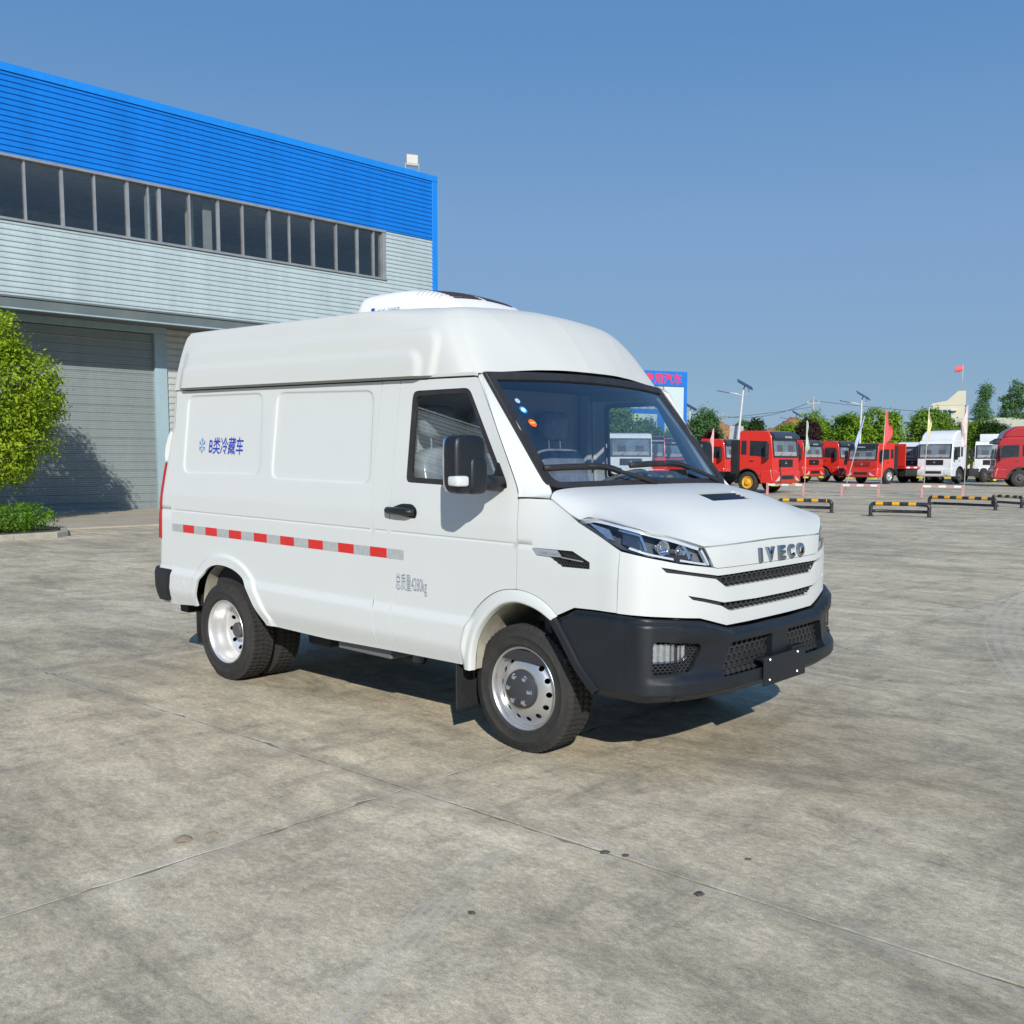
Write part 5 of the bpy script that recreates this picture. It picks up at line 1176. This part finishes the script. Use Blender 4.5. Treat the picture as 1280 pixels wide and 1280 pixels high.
        q.add([(x, sy*1.215, zs(z)) for x, z in p_]+[(x, sy*1.215, zs(z)) for x, z in p2]+[(x, sy*.75, zs(z)) for x, z in p2], [(i, i+1, n+i+1, n+i) for i in range(n-1)]+[(n+i, n+i+1, 2*n+i+1, 2*n+i) for i in range(n-1)]); q.build("wheel_arch", TBLK, t)
        def wh_(x, nm="wheel", yo=1.05, rm=rim):
            w = empty(nm); w.parent = t; w.location = (x, sy*yo, .52); w.rotation_euler = (0, .4, 0 if sy < 0 else math.pi); obj("tyre", LT, w); obj("rim", LR[rm], w)
        wh_(0)
        if twin: wh_(-1.95)
        for x in (-4.6, -5.95): wh_(x, "rear_wheel", 1.0)
        q = MB(); q.bbox(-7.0, 1.1, sy*.45-.05, sy*.45+.05, .75, 1.0); q.build("chassis_rail", TBLK, t)
        if sy < 0 or True:
            q = MB(); q.bbox(-3.2, -1.9 if not twin else -2.6, sy*1.15, sy*.55, .50, 1.0); q.build("side_tank", TBLK, t, bevel=.08)
    q = MB(); q.bbox(bk-.55, bk-.08, -1.12, 1.12, .9, 2.55); q.build("air_intake", TBLK, t, bevel=.05)
    q = MB(); q.bbox(-.9, 1.25, -.9, .9, .45, 1.0); q.build("engine_bay", TBLK, t)
    if high:
        q = MB(); q.prism([(-.93, 2.96), (1.08, 2.90), (.90, 3.30), (.35, 3.62), (-.85, 3.66), (-.93, 3.5)], lambda a, b: (a, 1.16, zs(b)), lambda a, b: (a, -1.16, zs(b))); q.f = [tuple(reversed(f)) for f in q.f]; q.build("roof_fairing", col, t, bevel=.14, seg=4)
    if body == 'tipper':
        q = MB(); q.bbox(-7.3, -1.9, -1.2, 1.2, 1.15, 1.25); q.bbox(-7.3, -1.9, 1.12, 1.2, 1.25, 2.4); q.bbox(-7.3, -1.9, -1.2, -1.12, 1.25, 2.4); q.bbox(-1.98, -1.9, -1.12, 1.12, 1.25, 2.7); q.build("tipper_body", col, t, bevel=.02)
    if body == 'flat':
        q = MB(); q.bbox(-7.2, -1.7, -1.2, 1.2, 1.02, 1.16); q.bbox(-1.75, -1.65, -1.2, 1.2, 1.16, 2.7); fb_ = q.build("flatbed", col, t, bevel=.02)
        for k in range(6):
            q = MB(); q.bbox(-2.2-k*.8, -1.85-k*.8, 1.202, 1.212, 1.04, 1.14); q.build("reflector", M("lettering_white", (.8, .8, .8), .5), fb_)
    if body == 'box':
        q = MB(); q.bbox(-7.6, -1.7, -1.25, 1.25, 1.1, 3.55); q.build("cargo_box", col, t, bevel=.03)
    return t
lorry((-20.85, 40.2), -3, TRED, "large red lorry with yellow wheel rims nearest behind the van bonnet", 'yellow')
lorry((-29.8, 51.2), -4, TRED, "red lorry half hidden behind the van's far wing mirror", H=.97)
lorry((-29.6, 61.5), -6, TRED, "red lorry mostly hidden behind the red lorry with yellow rims", body='tipper')
lorry((-29.4, 66.8), -8, TRED, "red lorry with black wheels between the green and the blue flag", body='tipper')
lorry((-24.6, 63.0), 256, TRED, "red flatbed lorry facing the yard behind the red flag", 'silver', visor=TBLK, body='flat', H=.92, medium=True)
lorry((-24.3, 70.5), 268, TBLUE, "pale blue and white lorry squeezed between the red flatbed and white lorry", H=.98, visor=TWHITE)
lorry((-21.6, 67.4), 266, TWHITE, "white high-roof lorry between the yellow and the pink flag", high=True, visor=None)
lorry((-20.2, 74.0), 281, TWHITE, "white lorry partly hidden behind the dark red lorry", visor=None, body='box')
lorry((-15.2, 61.8), 205, TDRED, "dark red high-roof lorry at the right edge facing left", high=True, visor=TBLK, twin=True)
lorry((-30.0, 41.6), 318, TWHITE, "white lorry seen through the van's windscreen", visor=None, H=1.03)
lorry((-32.8, 47.3), 312, TRED, "red lorry right behind the white one seen through the windscreen", H=1.02)
lorry((-33.6, 51.6), 318, TRED, "red lorry seen through the windscreen next to the driver's pillar")
# ================================================================= tubular barriers
MYEL = M("barrier_yellow", (.72, .36, .015), .45, var=.12, dirt=.25); MBLK = M("barrier_black", (.018, .018, .022), .4, var=.2, dirt=.25)
def tube_barrier(a, b, label, pale=False):
    a = Vector((*a, 0)); b = Vector((*b, 0)); L = (b-a).length; d = (b-a)/L; n = Vector((-d.y, d.x, 0)); h = .36; r = .055
    t = empty("crash_barrier", a, label=label, cat="barrier", group="black and yellow tube barriers on the yard"); ang = math.atan2(d.y, d.x); t.rotation_euler = (0, 0, ang)
    arc = lambda x0, sg: [(x0+sg*.11*(1-math.cos(q)), 0, h-.11+.11*math.sin(q)) for q in np.linspace(0, math.pi/2, 6)]
    mb = MB(); mb.tube([(0, 0, 0)]+arc(0, 1)+list(reversed(arc(L, -1)))+[(L, 0, 0)], r, 12); mb.build("hoop", MBLK, t, smooth=50)
    k = 0; x = .14; sg = .24
    ym = M("barrier_pale_yellow", (.55, .48, .25), .6, var=.2) if pale else MYEL
    while x < L-.14:
        e = min(x+.20, L-.13); mb = MB(); mb.tube([(x, 0, h), (e, 0, h)], r+.004, 12); mb.build("yellow_band", ym, t, smooth=50); x += .20+sg
    w = .22; z = .14
    mb = MB(); mb.tube([(.0, .02, z), (.03, w*.7, z), (.12, w, z), (L-.12, w, z), (L-.03, w*.7, z), (L, .02, z)], .045, 10); mb.build("lower_rail", MBLK, t, smooth=50)
    for x in (0, L):
        mb = MB(); mb.lathe([(.001, .012), (.095, .012), (.095, 0)], 14, 'z', (x, 0, 0)); mb.build("foot_plate", MBLK, t)
tube_barrier((-11.42, 23.97), (-9.84, 24.31), "tube barrier whose left end is hidden by the van bonnet")
tube_barrier((-8.24, 23.39), (-6.71, 23.72), "nearest complete black and yellow tube barrier, in the middle of the row")
tube_barrier((-8.94, 29.9), (-6.65, 29.33), "longer black and yellow tube barrier right behind the nearest one")
tube_barrier((-7.75, 32.7), (-6.50, 31.6), "short tube barrier with faded bands at the right end of the row", True)
# ================================================================= pink and white barriers, flags
MPK = M("faded_pink", (.52, .27, .25), .7, var=.2, vscale=6); MWH = M("barrier_white", (.74, .73, .70), .6)
def low_barrier(a, b, label):
    a = Vector((*a, 0)); b = Vector((*b, 0)); L = (b-a).length; d = (b-a)/L
    t = empty("low_barrier", a, math.atan2(d.y, d.x), label=label, cat="barrier", group="pink and white low barriers in front of the lorries")
    for x in (0, L):
        mb = MB(); mb.bbox(x-.05, x+.05, -.04, .04, 0, .56); mb.build("post", MPK, t, bevel=.008)
    n = 5
    for k in range(n):
        mb = MB(); mb.bbox(.05+(L-.1)*k/n, .05+(L-.1)*(k+1)/n, -.025, .025, .44, .53); mb.build("bar", MPK if k % 2 else MWH, t)
low_barrier((-18.75, 37.0), (-17.1, 37.2), "pink and white low barrier beside the red lorry with yellow rims")
low_barrier((-15.86, 38.43), (-14.26, 38.6), "pink and white low barrier between the blue and red flags")
low_barrier((-12.52, 38.96), (-10.95, 39.3), "pink and white low barrier between the yellow and pink flags")
MPOLE = M("flag_pole_grey", (.55, .55, .53), .5, .2)
def flag(loc, h, lean, col, w, L, label, seed, away=1):
    t = empty("flag", (*loc, 0), label=label, cat="flag", group="feather flags on thin poles")
    R = random.Random(seed); top = Vector((lean*.744, lean*.668, h))
    mb = MB(); mb.tube([(0, 0, 0), top*.5, top], [.022, .016, .009], 6); mb.build("pole", MPOLE, t, smooth=True)
    nu, nv = 16, 6; V = []; rt = Vector((.744, .668, 0)); fd = Vector((-.668, .744, 0))
    for i in range(nu+1):
        s = i/nu; p = top*(1-s*L/h); ww = .62*w*(.35+.65*math.sin(min(1, s*1.5+.12)*math.pi*.5))*(1-.55*max(0, s-.7)/.3)
        for j in range(nv+1):
            q = j/nv; V.append(p+rt*(away*ww*q*(.75+.2*math.sin(s*9+seed)))+fd*(.10*math.sin(q*5+s*7+seed)*q)+Vector((0, 0, -.18*q*q-.05*math.sin(s*11)*q)))
    F = [(i*(nv+1)+j, i*(nv+1)+j+1, (i+1)*(nv+1)+j+1, (i+1)*(nv+1)+j) for i in range(nu) for j in range(nv)]
    o = obj("cloth", mkmesh("cloth", V, F, col, True), t); sm = o.modifiers.new("thickness", 'SOLIDIFY'); sm.thickness = .006
cloth = lambda n, c: M(n, c, .8, var=.22, vscale=3.5)
flag((-17.12, 37.35), 3.35, 0.02, cloth("flag_green", (.45, .58, .42)), .34, 1.35, "pale green flag right of the red lorry with yellow rims", 1, .7)
flag((-15.86, 38.60), 3.55, .85, cloth("flag_blue", (.38, .50, .74)), .42, 1.5, "light blue flag on a leaning pole", 2, -.8)
flag((-14.26, 38.78), 3.75, .12, cloth("flag_red", (.66, .10, .10)), .58, 1.55, "red flag in front of the red flatbed lorry", 3)
flag((-12.52, 39.12), 3.85, .10, cloth("flag_yellow", (.74, .70, .36)), .30, 1.55, "pale yellow flag left of the white high-roof lorry", 4, .8)
flag((-10.95, 39.45), 3.90, .02, cloth("flag_pink", (.72, .56, .56)), .52, 1.75, "pale pink flag right of the white high-roof lorry", 5, -1)
flag((-22.0, 37.6), 3.1, .04, cloth("flag_coral", (.78, .36, .34)), .40, 1.6, "coral pink flag left of the red lorry with yellow rims", 6, -1)
# ================================================================= street lamps, poles, wires
MGP = M("lamp_post_white", (.62, .63, .63), .45, .2); MSOL = M("solar_panel", (.03, .045, .09), .2, .2)
def street_lamp(loc, h, label, lean=0.0, sc=1.0):
    t = empty("street_lamp", (*loc, 0), label=label, cat="street lamp", group="solar street lamps behind the lorries")
    t.rotation_euler = (0, 0, math.radians(41.9))
    mb = MB(); mb.tube([(0, 0, 0), (lean*.5, 0, h*.5), (lean, 0, h-.55)], [.13, .105, .075], 10); mb.build("post", MGP, t, smooth=50)
    mb = MB(); mb.tube([(lean, 0, h-1.0), (lean-.45, 0, h-.85), (lean-1.2, 0, h-.72)], .045, 7); mb.build("arm", MGP, t, smooth=True)
    mb = MB(); mb.box((lean-1.55, 0, h-.66), (.95, .34, .09), Matrix.Rotation(.18, 3, 'Y')); mb.build("lamp_head", M("lamp_head_blue", (.16, .20, .34), .4), t, bevel=.03)
    mb = MB(); mb.tube([(lean, 0, h-.55), (lean+.1, 0, h-.2)], .05, 6); mb.tube([(lean+.02, 0, h-1.1), (lean+.45, 0, h-.65), (lean+.40, 0, h-.25)], .03, 6); mb.build("panel_bracket", MGP, t, smooth=True)
    mb = MB(); mb.box((lean+.12, 0, h-.12), (1.35, 1.0, .05), Matrix.Rotation(.50, 3, 'Y') @ Matrix.Rotation(.35, 3, 'X')); mb.build("solar_panel", MSOL, t)
    mb = MB(); mb.bbox(-.22, .22, -.22, .22, 0, .3); mb.build("plinth", MK, t)
street_lamp((-37.3, 66.4), 7.6, "tall solar street lamp above the red lorry with yellow rims", .55)
street_lamp((-36.3, 87.5), 7.7, "solar street lamp above the red flatbed lorry", .1)
street_lamp((-57.1, 116.1), 7.6, "small distant solar street lamp between the two taller ones")
street_lamp((-56.3, 89.8), 7.4, "distant solar street lamp beside the van's windscreen edge")
cb = MB(); cb.bbox(-.45, .45, -.35, .35, 2.3, 4.3); bx_ = empty("control_cabinet", (-37.9, 67.6, 0), label="white cabinet on a post behind the tall street lamp", cat="cabinet"); cb.build("box", MGP, bx_, bevel=.04)
cb = MB(); cb.tube([(0, 0, 0), (0, 0, 2.3)], .10, 8); cb.build("post", MGP, bx_, smooth=50)
MWOOD = M("utility_pole_concrete", (.40, .38, .35), .85, var=.15); MWIRE = M("wire", (.05, .05, .055), .6)
def utility_pole(loc, h, label):
    t = empty("utility_pole", (*loc, 0), .73, label=label, cat="utility pole")
    mb = MB(); mb.tube([(0, 0, 0), (0, 0, h)], [.22, .14], 10); mb.build("post", MWOOD, t, smooth=50)
    mb = MB(); mb.bbox(-.9, .9, -.06, .06, h-1.0, h-.88); mb.build("crossarm", MWOOD, t)
    for x in (-.8, .8):
        mb = MB(); mb.tube([(x, 0, h-.88), (x, 0, h-.65)], .05, 6); mb.build("insulator", MWH, t)
utility_pole((-64.6, 136.4), 10.9, "grey utility pole above the bright green trees")
utility_pole((-95.3, 162.8), 10.4, "faint distant utility pole left of the lamp post")
def wire(a, b, sag, label):
    a = Vector(a); b = Vector(b); mb = MB(); mb.tube([a.lerp(b, t)-Vector((0, 0, sag*4*t*(1-t))) for t in np.linspace(0, 1, 16)], .035, 5)
    tag(mb.build("overhead_wire", MWIRE, None, smooth=True), label, "wire", "overhead wires across the sky")
wire((-64.6, 136.4, 10.3), (-95.3, 162.8, 9.8), 1.2, "overhead wire running left from the near utility pole")
wire((-64.6, 136.4, 10.3), (-40.0, 215.0, 9.8), 1.0, "overhead wire running right from the near utility pole")
wire((-64.6, 136.4, 9.4), (-110.0, 128.0, 8.2), 1.2, "lower overhead wire running left over the dirt bank")
wire((-95.3, 162.8, 9.6), (-140.0, 150.0, 9.2), 1.0, "overhead wire left of the faint distant pole")
# ================================================================= billboard
bb = empty("billboard", (-45.7, 72.3, 0), label="tall blue framed billboard with red lettering behind the van roof", cat="billboard")
bdv = Vector((-45.7+49.6, 72.3-63.2, 0)).normalized(); bnv = Vector((bdv.y, -bdv.x, 0)); Bm = lambda u, w, z: bdv*u+bnv*w+Vector((0, 0, z))
def bbx(name, u0, u1, z0, z1, w0, w1, mat):
    q = MB(); q.bbox(u0, u1, w0, w1, z0, z1); return q.build(name, mat, bb, tf=lambda u, w, z: Bm(u, w, z))
MBB = M("billboard_blue", (.012, .17, .60), .5, var=.1, vscale=.8)
bbx("header", -10.5, 0, 8.0, 9.28, -.2, .2, MBB)
bbx("side_post", -.28, 0, 0, 8.0, -.2, .2, MBB); bbx("side_post", -3.0, -2.3, 0, 5.9, -.21, .21, MBB); bbx("side_post", -10.5, -10.2, 0, 8.0, -.2, .2, MBB)
t_ = NT("poster_pale"); wv = t_.n("TexWave", Vector=t_.pos(), Scale=.30, Distortion=5.0, Detail=2.0); t_.set(Base_Color=t_.ramp(wv.outputs["Fac"], [(.2, (.55, .66, .66)), (.5, (.66, .74, .70)), (.8, (.62, .74, .40))]), Roughness=.5)
bbx("poster", -2.3, -.28, 2.2, 8.0, -.1, .1, t_.m); bbx("poster", -10.2, -2.3, 2.2, 5.6, -.1, .1, t_.m)
bbx("crossbeam", -10.2, -2.3, 5.6, 6.0, -.15, .15, MBB)
t2 = NT("poster_striped"); sp = t2.n("SeparateXYZ", Vector=t2.pos()); t2.set(Base_Color=t2.ramp(t2.math('FRACT', t2.math('MULTIPLY', sp.outputs[1], 1.3)), [(0, (.20, .25, .30)), (.5, (.42, .47, .50)), (1, (.55, .58, .56))]), Roughness=.5)
bbx("poster", -10.2, -2.3, 6.0, 8.0, -.1, .1, t2.m)
V, F = text_mesh("专用汽车", 0, .02)
if len(V):
    obj("lettering", mkmesh("lettering", [Bm(-4.35+3.75*v[0], .22, 8.14+.98*v[1]) for v in V], F, M("billboard_red", (.75, .04, .10), .5)), bb)
# ================================================================= earth bank, far trees, cream building
def bank():
    nx, ny = 60, 14; V = []; R = random.Random(8)
    A = Vector((-66, 84, 0)); Bv = Vector((-42, 105.5, 0)); d = (Bv-A); L = d.length; d /= L; n = Vector((-d.y, d.x, 0))
    for i in range(nx+1):
        s = i/nx; env = min(1, s*7)*min(1, (1-s)*5); hh = (5.9+.5*math.sin(s*17)+.35*math.sin(s*41+1))*env
        for j in range(ny+1):
            q = j/ny; p = A+d*(L*s)+n*(q*16); V.append((p.x, p.y, hh*math.sin(min(1, q*1.9)*math.pi/2)*(1 if q < .7 else 1-(q-.7)/.3)+R.gauss(0, .12)*env-.02))
    F = [(i*(ny+1)+j, (i+1)*(ny+1)+j, (i+1)*(ny+1)+j+1, i*(ny+1)+j+1) for i in range(nx) for j in range(ny)]
    tt = NT("bank_earth"); p = tt.pos(); c = tt.ramp(tt.noise(tt.scale(p, 1, 1, 3.5), .8, 6, .7), [(.3, (.19, .085, .035)), (.55, (.40, .20, .08)), (.75, (.52, .33, .17))]); tt.set(Base_Color=c, Roughness=.95); tt.bump(tt.noise(p, 2.5, 5), 1.0, .3)
    obj("earth_bank", mkmesh("earth_bank", V, F, tt.m, True), kind="structure")
bank()
LG = [leafmat("leaf_bright", (.085, .165, .012), (.30, .47, .04)), leafmat("leaf_mid", (.07, .14, .016), (.24, .37, .045)), leafmat("leaf_purple", (.022, .012, .014), (.060, .028, .030), .15), leafmat("leaf_blueish", (.05, .12, .045), (.14, .26, .10)), leafmat("leaf_dark", (.014, .035, .010), (.040, .080, .018)), leafmat("leaf_red", (.10, .05, .015), (.22, .12, .03))]
FT_ = [((-47.1, 77.8), 6.6, 1.5, 3, "bushy green tree between the billboard and the dirt bank"), ((-42.9, 72.2), 4.3, 1.0, 2, "dark purple shrub below the tree beside the billboard"), ((-55.0, 99.0), 6.7, 1.2, 3, "small tree standing on top of the dirt bank"),
       ((-41.0, 76.6), 5.35, .8, 4, "dark slim shrub right of the tall street lamp"), ((-41.2, 83.1), 5.0, 1.7, 0, "low yellow-green tree behind the red lorry with yellow rims"), ((-39.0, 82.4), 5.65, 1.15, 2, "dark purple tree between two bright green ones"),
       ((-42.5, 91.0), 6.5, 1.7, 0, "bright green tree just left of the dark purple tree"), ((-39.0, 91.8), 6.6, 1.9, 0, "bright green tree right of the dark purple tree"), ((-37.0, 93.9), 6.85, 2.7, 0, "broad bright green tree behind the red flatbed lorry"),
       ((-35.2, 102.1), 7.0, 2.75, 1, "broad mid-green tree behind the white high-roof lorry"), ((-34.2, 112.6), 6.1, 2.5, 1, "mid-green tree below the cream tower"), ((-39.2, 132.2), 11.2, 1.5, 3, "slender tall blue-green poplar right of the cream tower"),
       ((-36.2, 135.0), 11.4, 2.9, 3, "widest tall blue-green poplar near the right edge"), ((-22.5, 92.0), 4.6, 1.7, 5, "low reddish shrub above the dark red lorry"), ((-47.4, 64.1), 6.6, 1.7, 1, "green tree seen through the driver's side of the windscreen, on the left"),
       ((-47.3, 68.2), 5.3, 1.6, 1, "green tree in the middle of the view through the windscreen"), ((-46.0, 71.0), 4.45, 1.5, 1, "low green tree on the right of the view through the windscreen"), ((-28.8, 101.0), 5.6, 1.9, 4, "dark green tree above the gap left of the dark red lorry"),
       ((-33.2, 138.0), 10.0, 3.0, 3, "tall blue-green poplar cut by the right edge"), ((-36.0, 108.8), 6.3, 2.2, 1, "mid-green tree half hidden behind the broad one by the white lorry")]
for k, (loc, h, hw, kind, label) in enumerate(FT_):
    R = random.Random(50+k); lob = []
    if kind == 3 and h > 9:
        for i in range(7): zz = h*(.22+.70*i/6); rr = hw*(1.0-.55*abs(i/6-.35))*R.uniform(.6, .95); lob.append(((R.gauss(0, hw*.28), R.gauss(0, hw*.28), zz), (rr*.8, rr*.8, h*.10)))
        n = 10000
    else:
        base = h*(.20 if kind != 2 else .16); cz = base+(h-base)*.48; rz = (h-base)*.50
        lob.append(((0, 0, cz), (hw*.86, hw*.86, rz*.90)))
        for i in range(9):
            th = R.uniform(0, 6.28); el = R.uniform(-.5, 1.3); rr = hw*R.uniform(.30, .46)
            lob.append(((hw*.62*math.cos(th)*math.cos(el), hw*.62*math.sin(th)*math.cos(el), cz+rz*.66*math.sin(el)), (rr, rr, rr*.8)))
        n = 13000
    make_tree("tree", (*loc, 0), lob, n, .12 if hw < 2 else .15, LG[kind], h*.45, .11+.01*h, 70+k, label, clump=.26 if hw > 1.3 else .18, per=16, shell=.25, group="trees behind the lorries")
MCR = M("cream_wall", (.62, .58, .44), .8, var=.06, vscale=.3)
cbd = empty("office_tower", (-53.2, 160.1, 0), .31, label="cream building with a stepped tower and blue window strip", cat="building")
def cbx(name, x0, x1, y0, y1, z0, z1, mat, par=None):
    q = MB(); q.bbox(x0, x1, y0, y1, z0, z1); return q.build(name, mat, par or cbd)
cbx("wing", -2.6, 2.2, 0, 8, 0, 10.2, MCR)
q = MB(); q.prism([(-2.6, 10.2), (2.3, 10.2), (2.3, 12.4), (1.2, 12.4), (-.4, 10.9), (-2.6, 10.5)], lambda a, b: (a, -.05, b), lambda a, b: (a, 6, b)); q.build("stepped_parapet", MCR, cbd)
wn_ = cbx("window_strip", -2.2, .3, -.12, .0, 7.6, 9.5, M("blue_window", (.03, .10, .16), .15)); cbx("window_mullion", -1.05, -.95, -.14, -.1, 7.6, 9.5, MCR, wn_); cbx("window_mullion", -.35, -.25, -.14, -.1, 7.6, 9.5, MCR, wn_)
cbx("canopy", .2, 1.1, -.6, 0, 9.3, 9.45, MCR)
for z in (4.2, 6.8): cbx("floor_band", -2.62, 2.32, -.10, -.05, z, z+.15, M("cream_band", (.50, .46, .36), .8))
fp = empty("flag_pole", (-51.9, 161.6, 12.4), label="thin mast with a small red flag on the cream tower", cat="flag")
q = MB(); q.tube([(0, 0, 0), (0, 0, 4.1)], .05, 6); q.build("mast", MPOLE, fp, smooth=True)
nn_ = 8; V = [(-(1.25*i/nn_)*.744, -(1.25*i/nn_)*.668, 4.0-.9*j-.12*i/nn_*2+.06*math.sin(i*1.3)) for i in range(nn_+1) for j in (0, 1)]
o = obj("cloth", mkmesh("cloth", V, [(2*i, 2*i+1, 2*i+3, 2*i+2) for i in range(nn_)], cloth("flag_bright_red", (.75, .12, .12)), True), fp); o.modifiers.new("thickness", 'SOLIDIFY').thickness = .01
lb = empty("low_hall", (-36.5, 128.5, 0), .31, label="long low hall with a cream pitched roof behind the trees", cat="building")
q = MB(); q.bbox(-7, 7, 0, 10, 0, 5.2); q.build("wall", MCR, lb)
q = MB(); q.prism([(-.4, 5.2), (10.4, 5.2), (5, 7.0)], lambda a, b: (-7.3, a, b), lambda a, b: (7.3, a, b)); q.f = [tuple(reversed(f)) for f in q.f]; q.build("roof", M("cream_roof", (.60, .60, .44), .7), lb)

# far wood that closes the yard beyond the right edge
R = random.Random(3); lob = []
for k in range(60):
    a = math.radians(40+62*k/59); d_ = R.uniform(170, 200); hh = R.uniform(4.5, 8.0); lob.append(((3.6+d_*math.cos(a), -4.9+d_*math.sin(a), hh*.5), (R.uniform(3, 5), R.uniform(3, 5), hh*.5)))
obj("distant_wood", crown_mesh("distant_wood", lob, 26000, .42, LG[1], 9, .6, 14, .2), label="distant wood beyond the right side of the yard", cat="wood", kind="stuff")
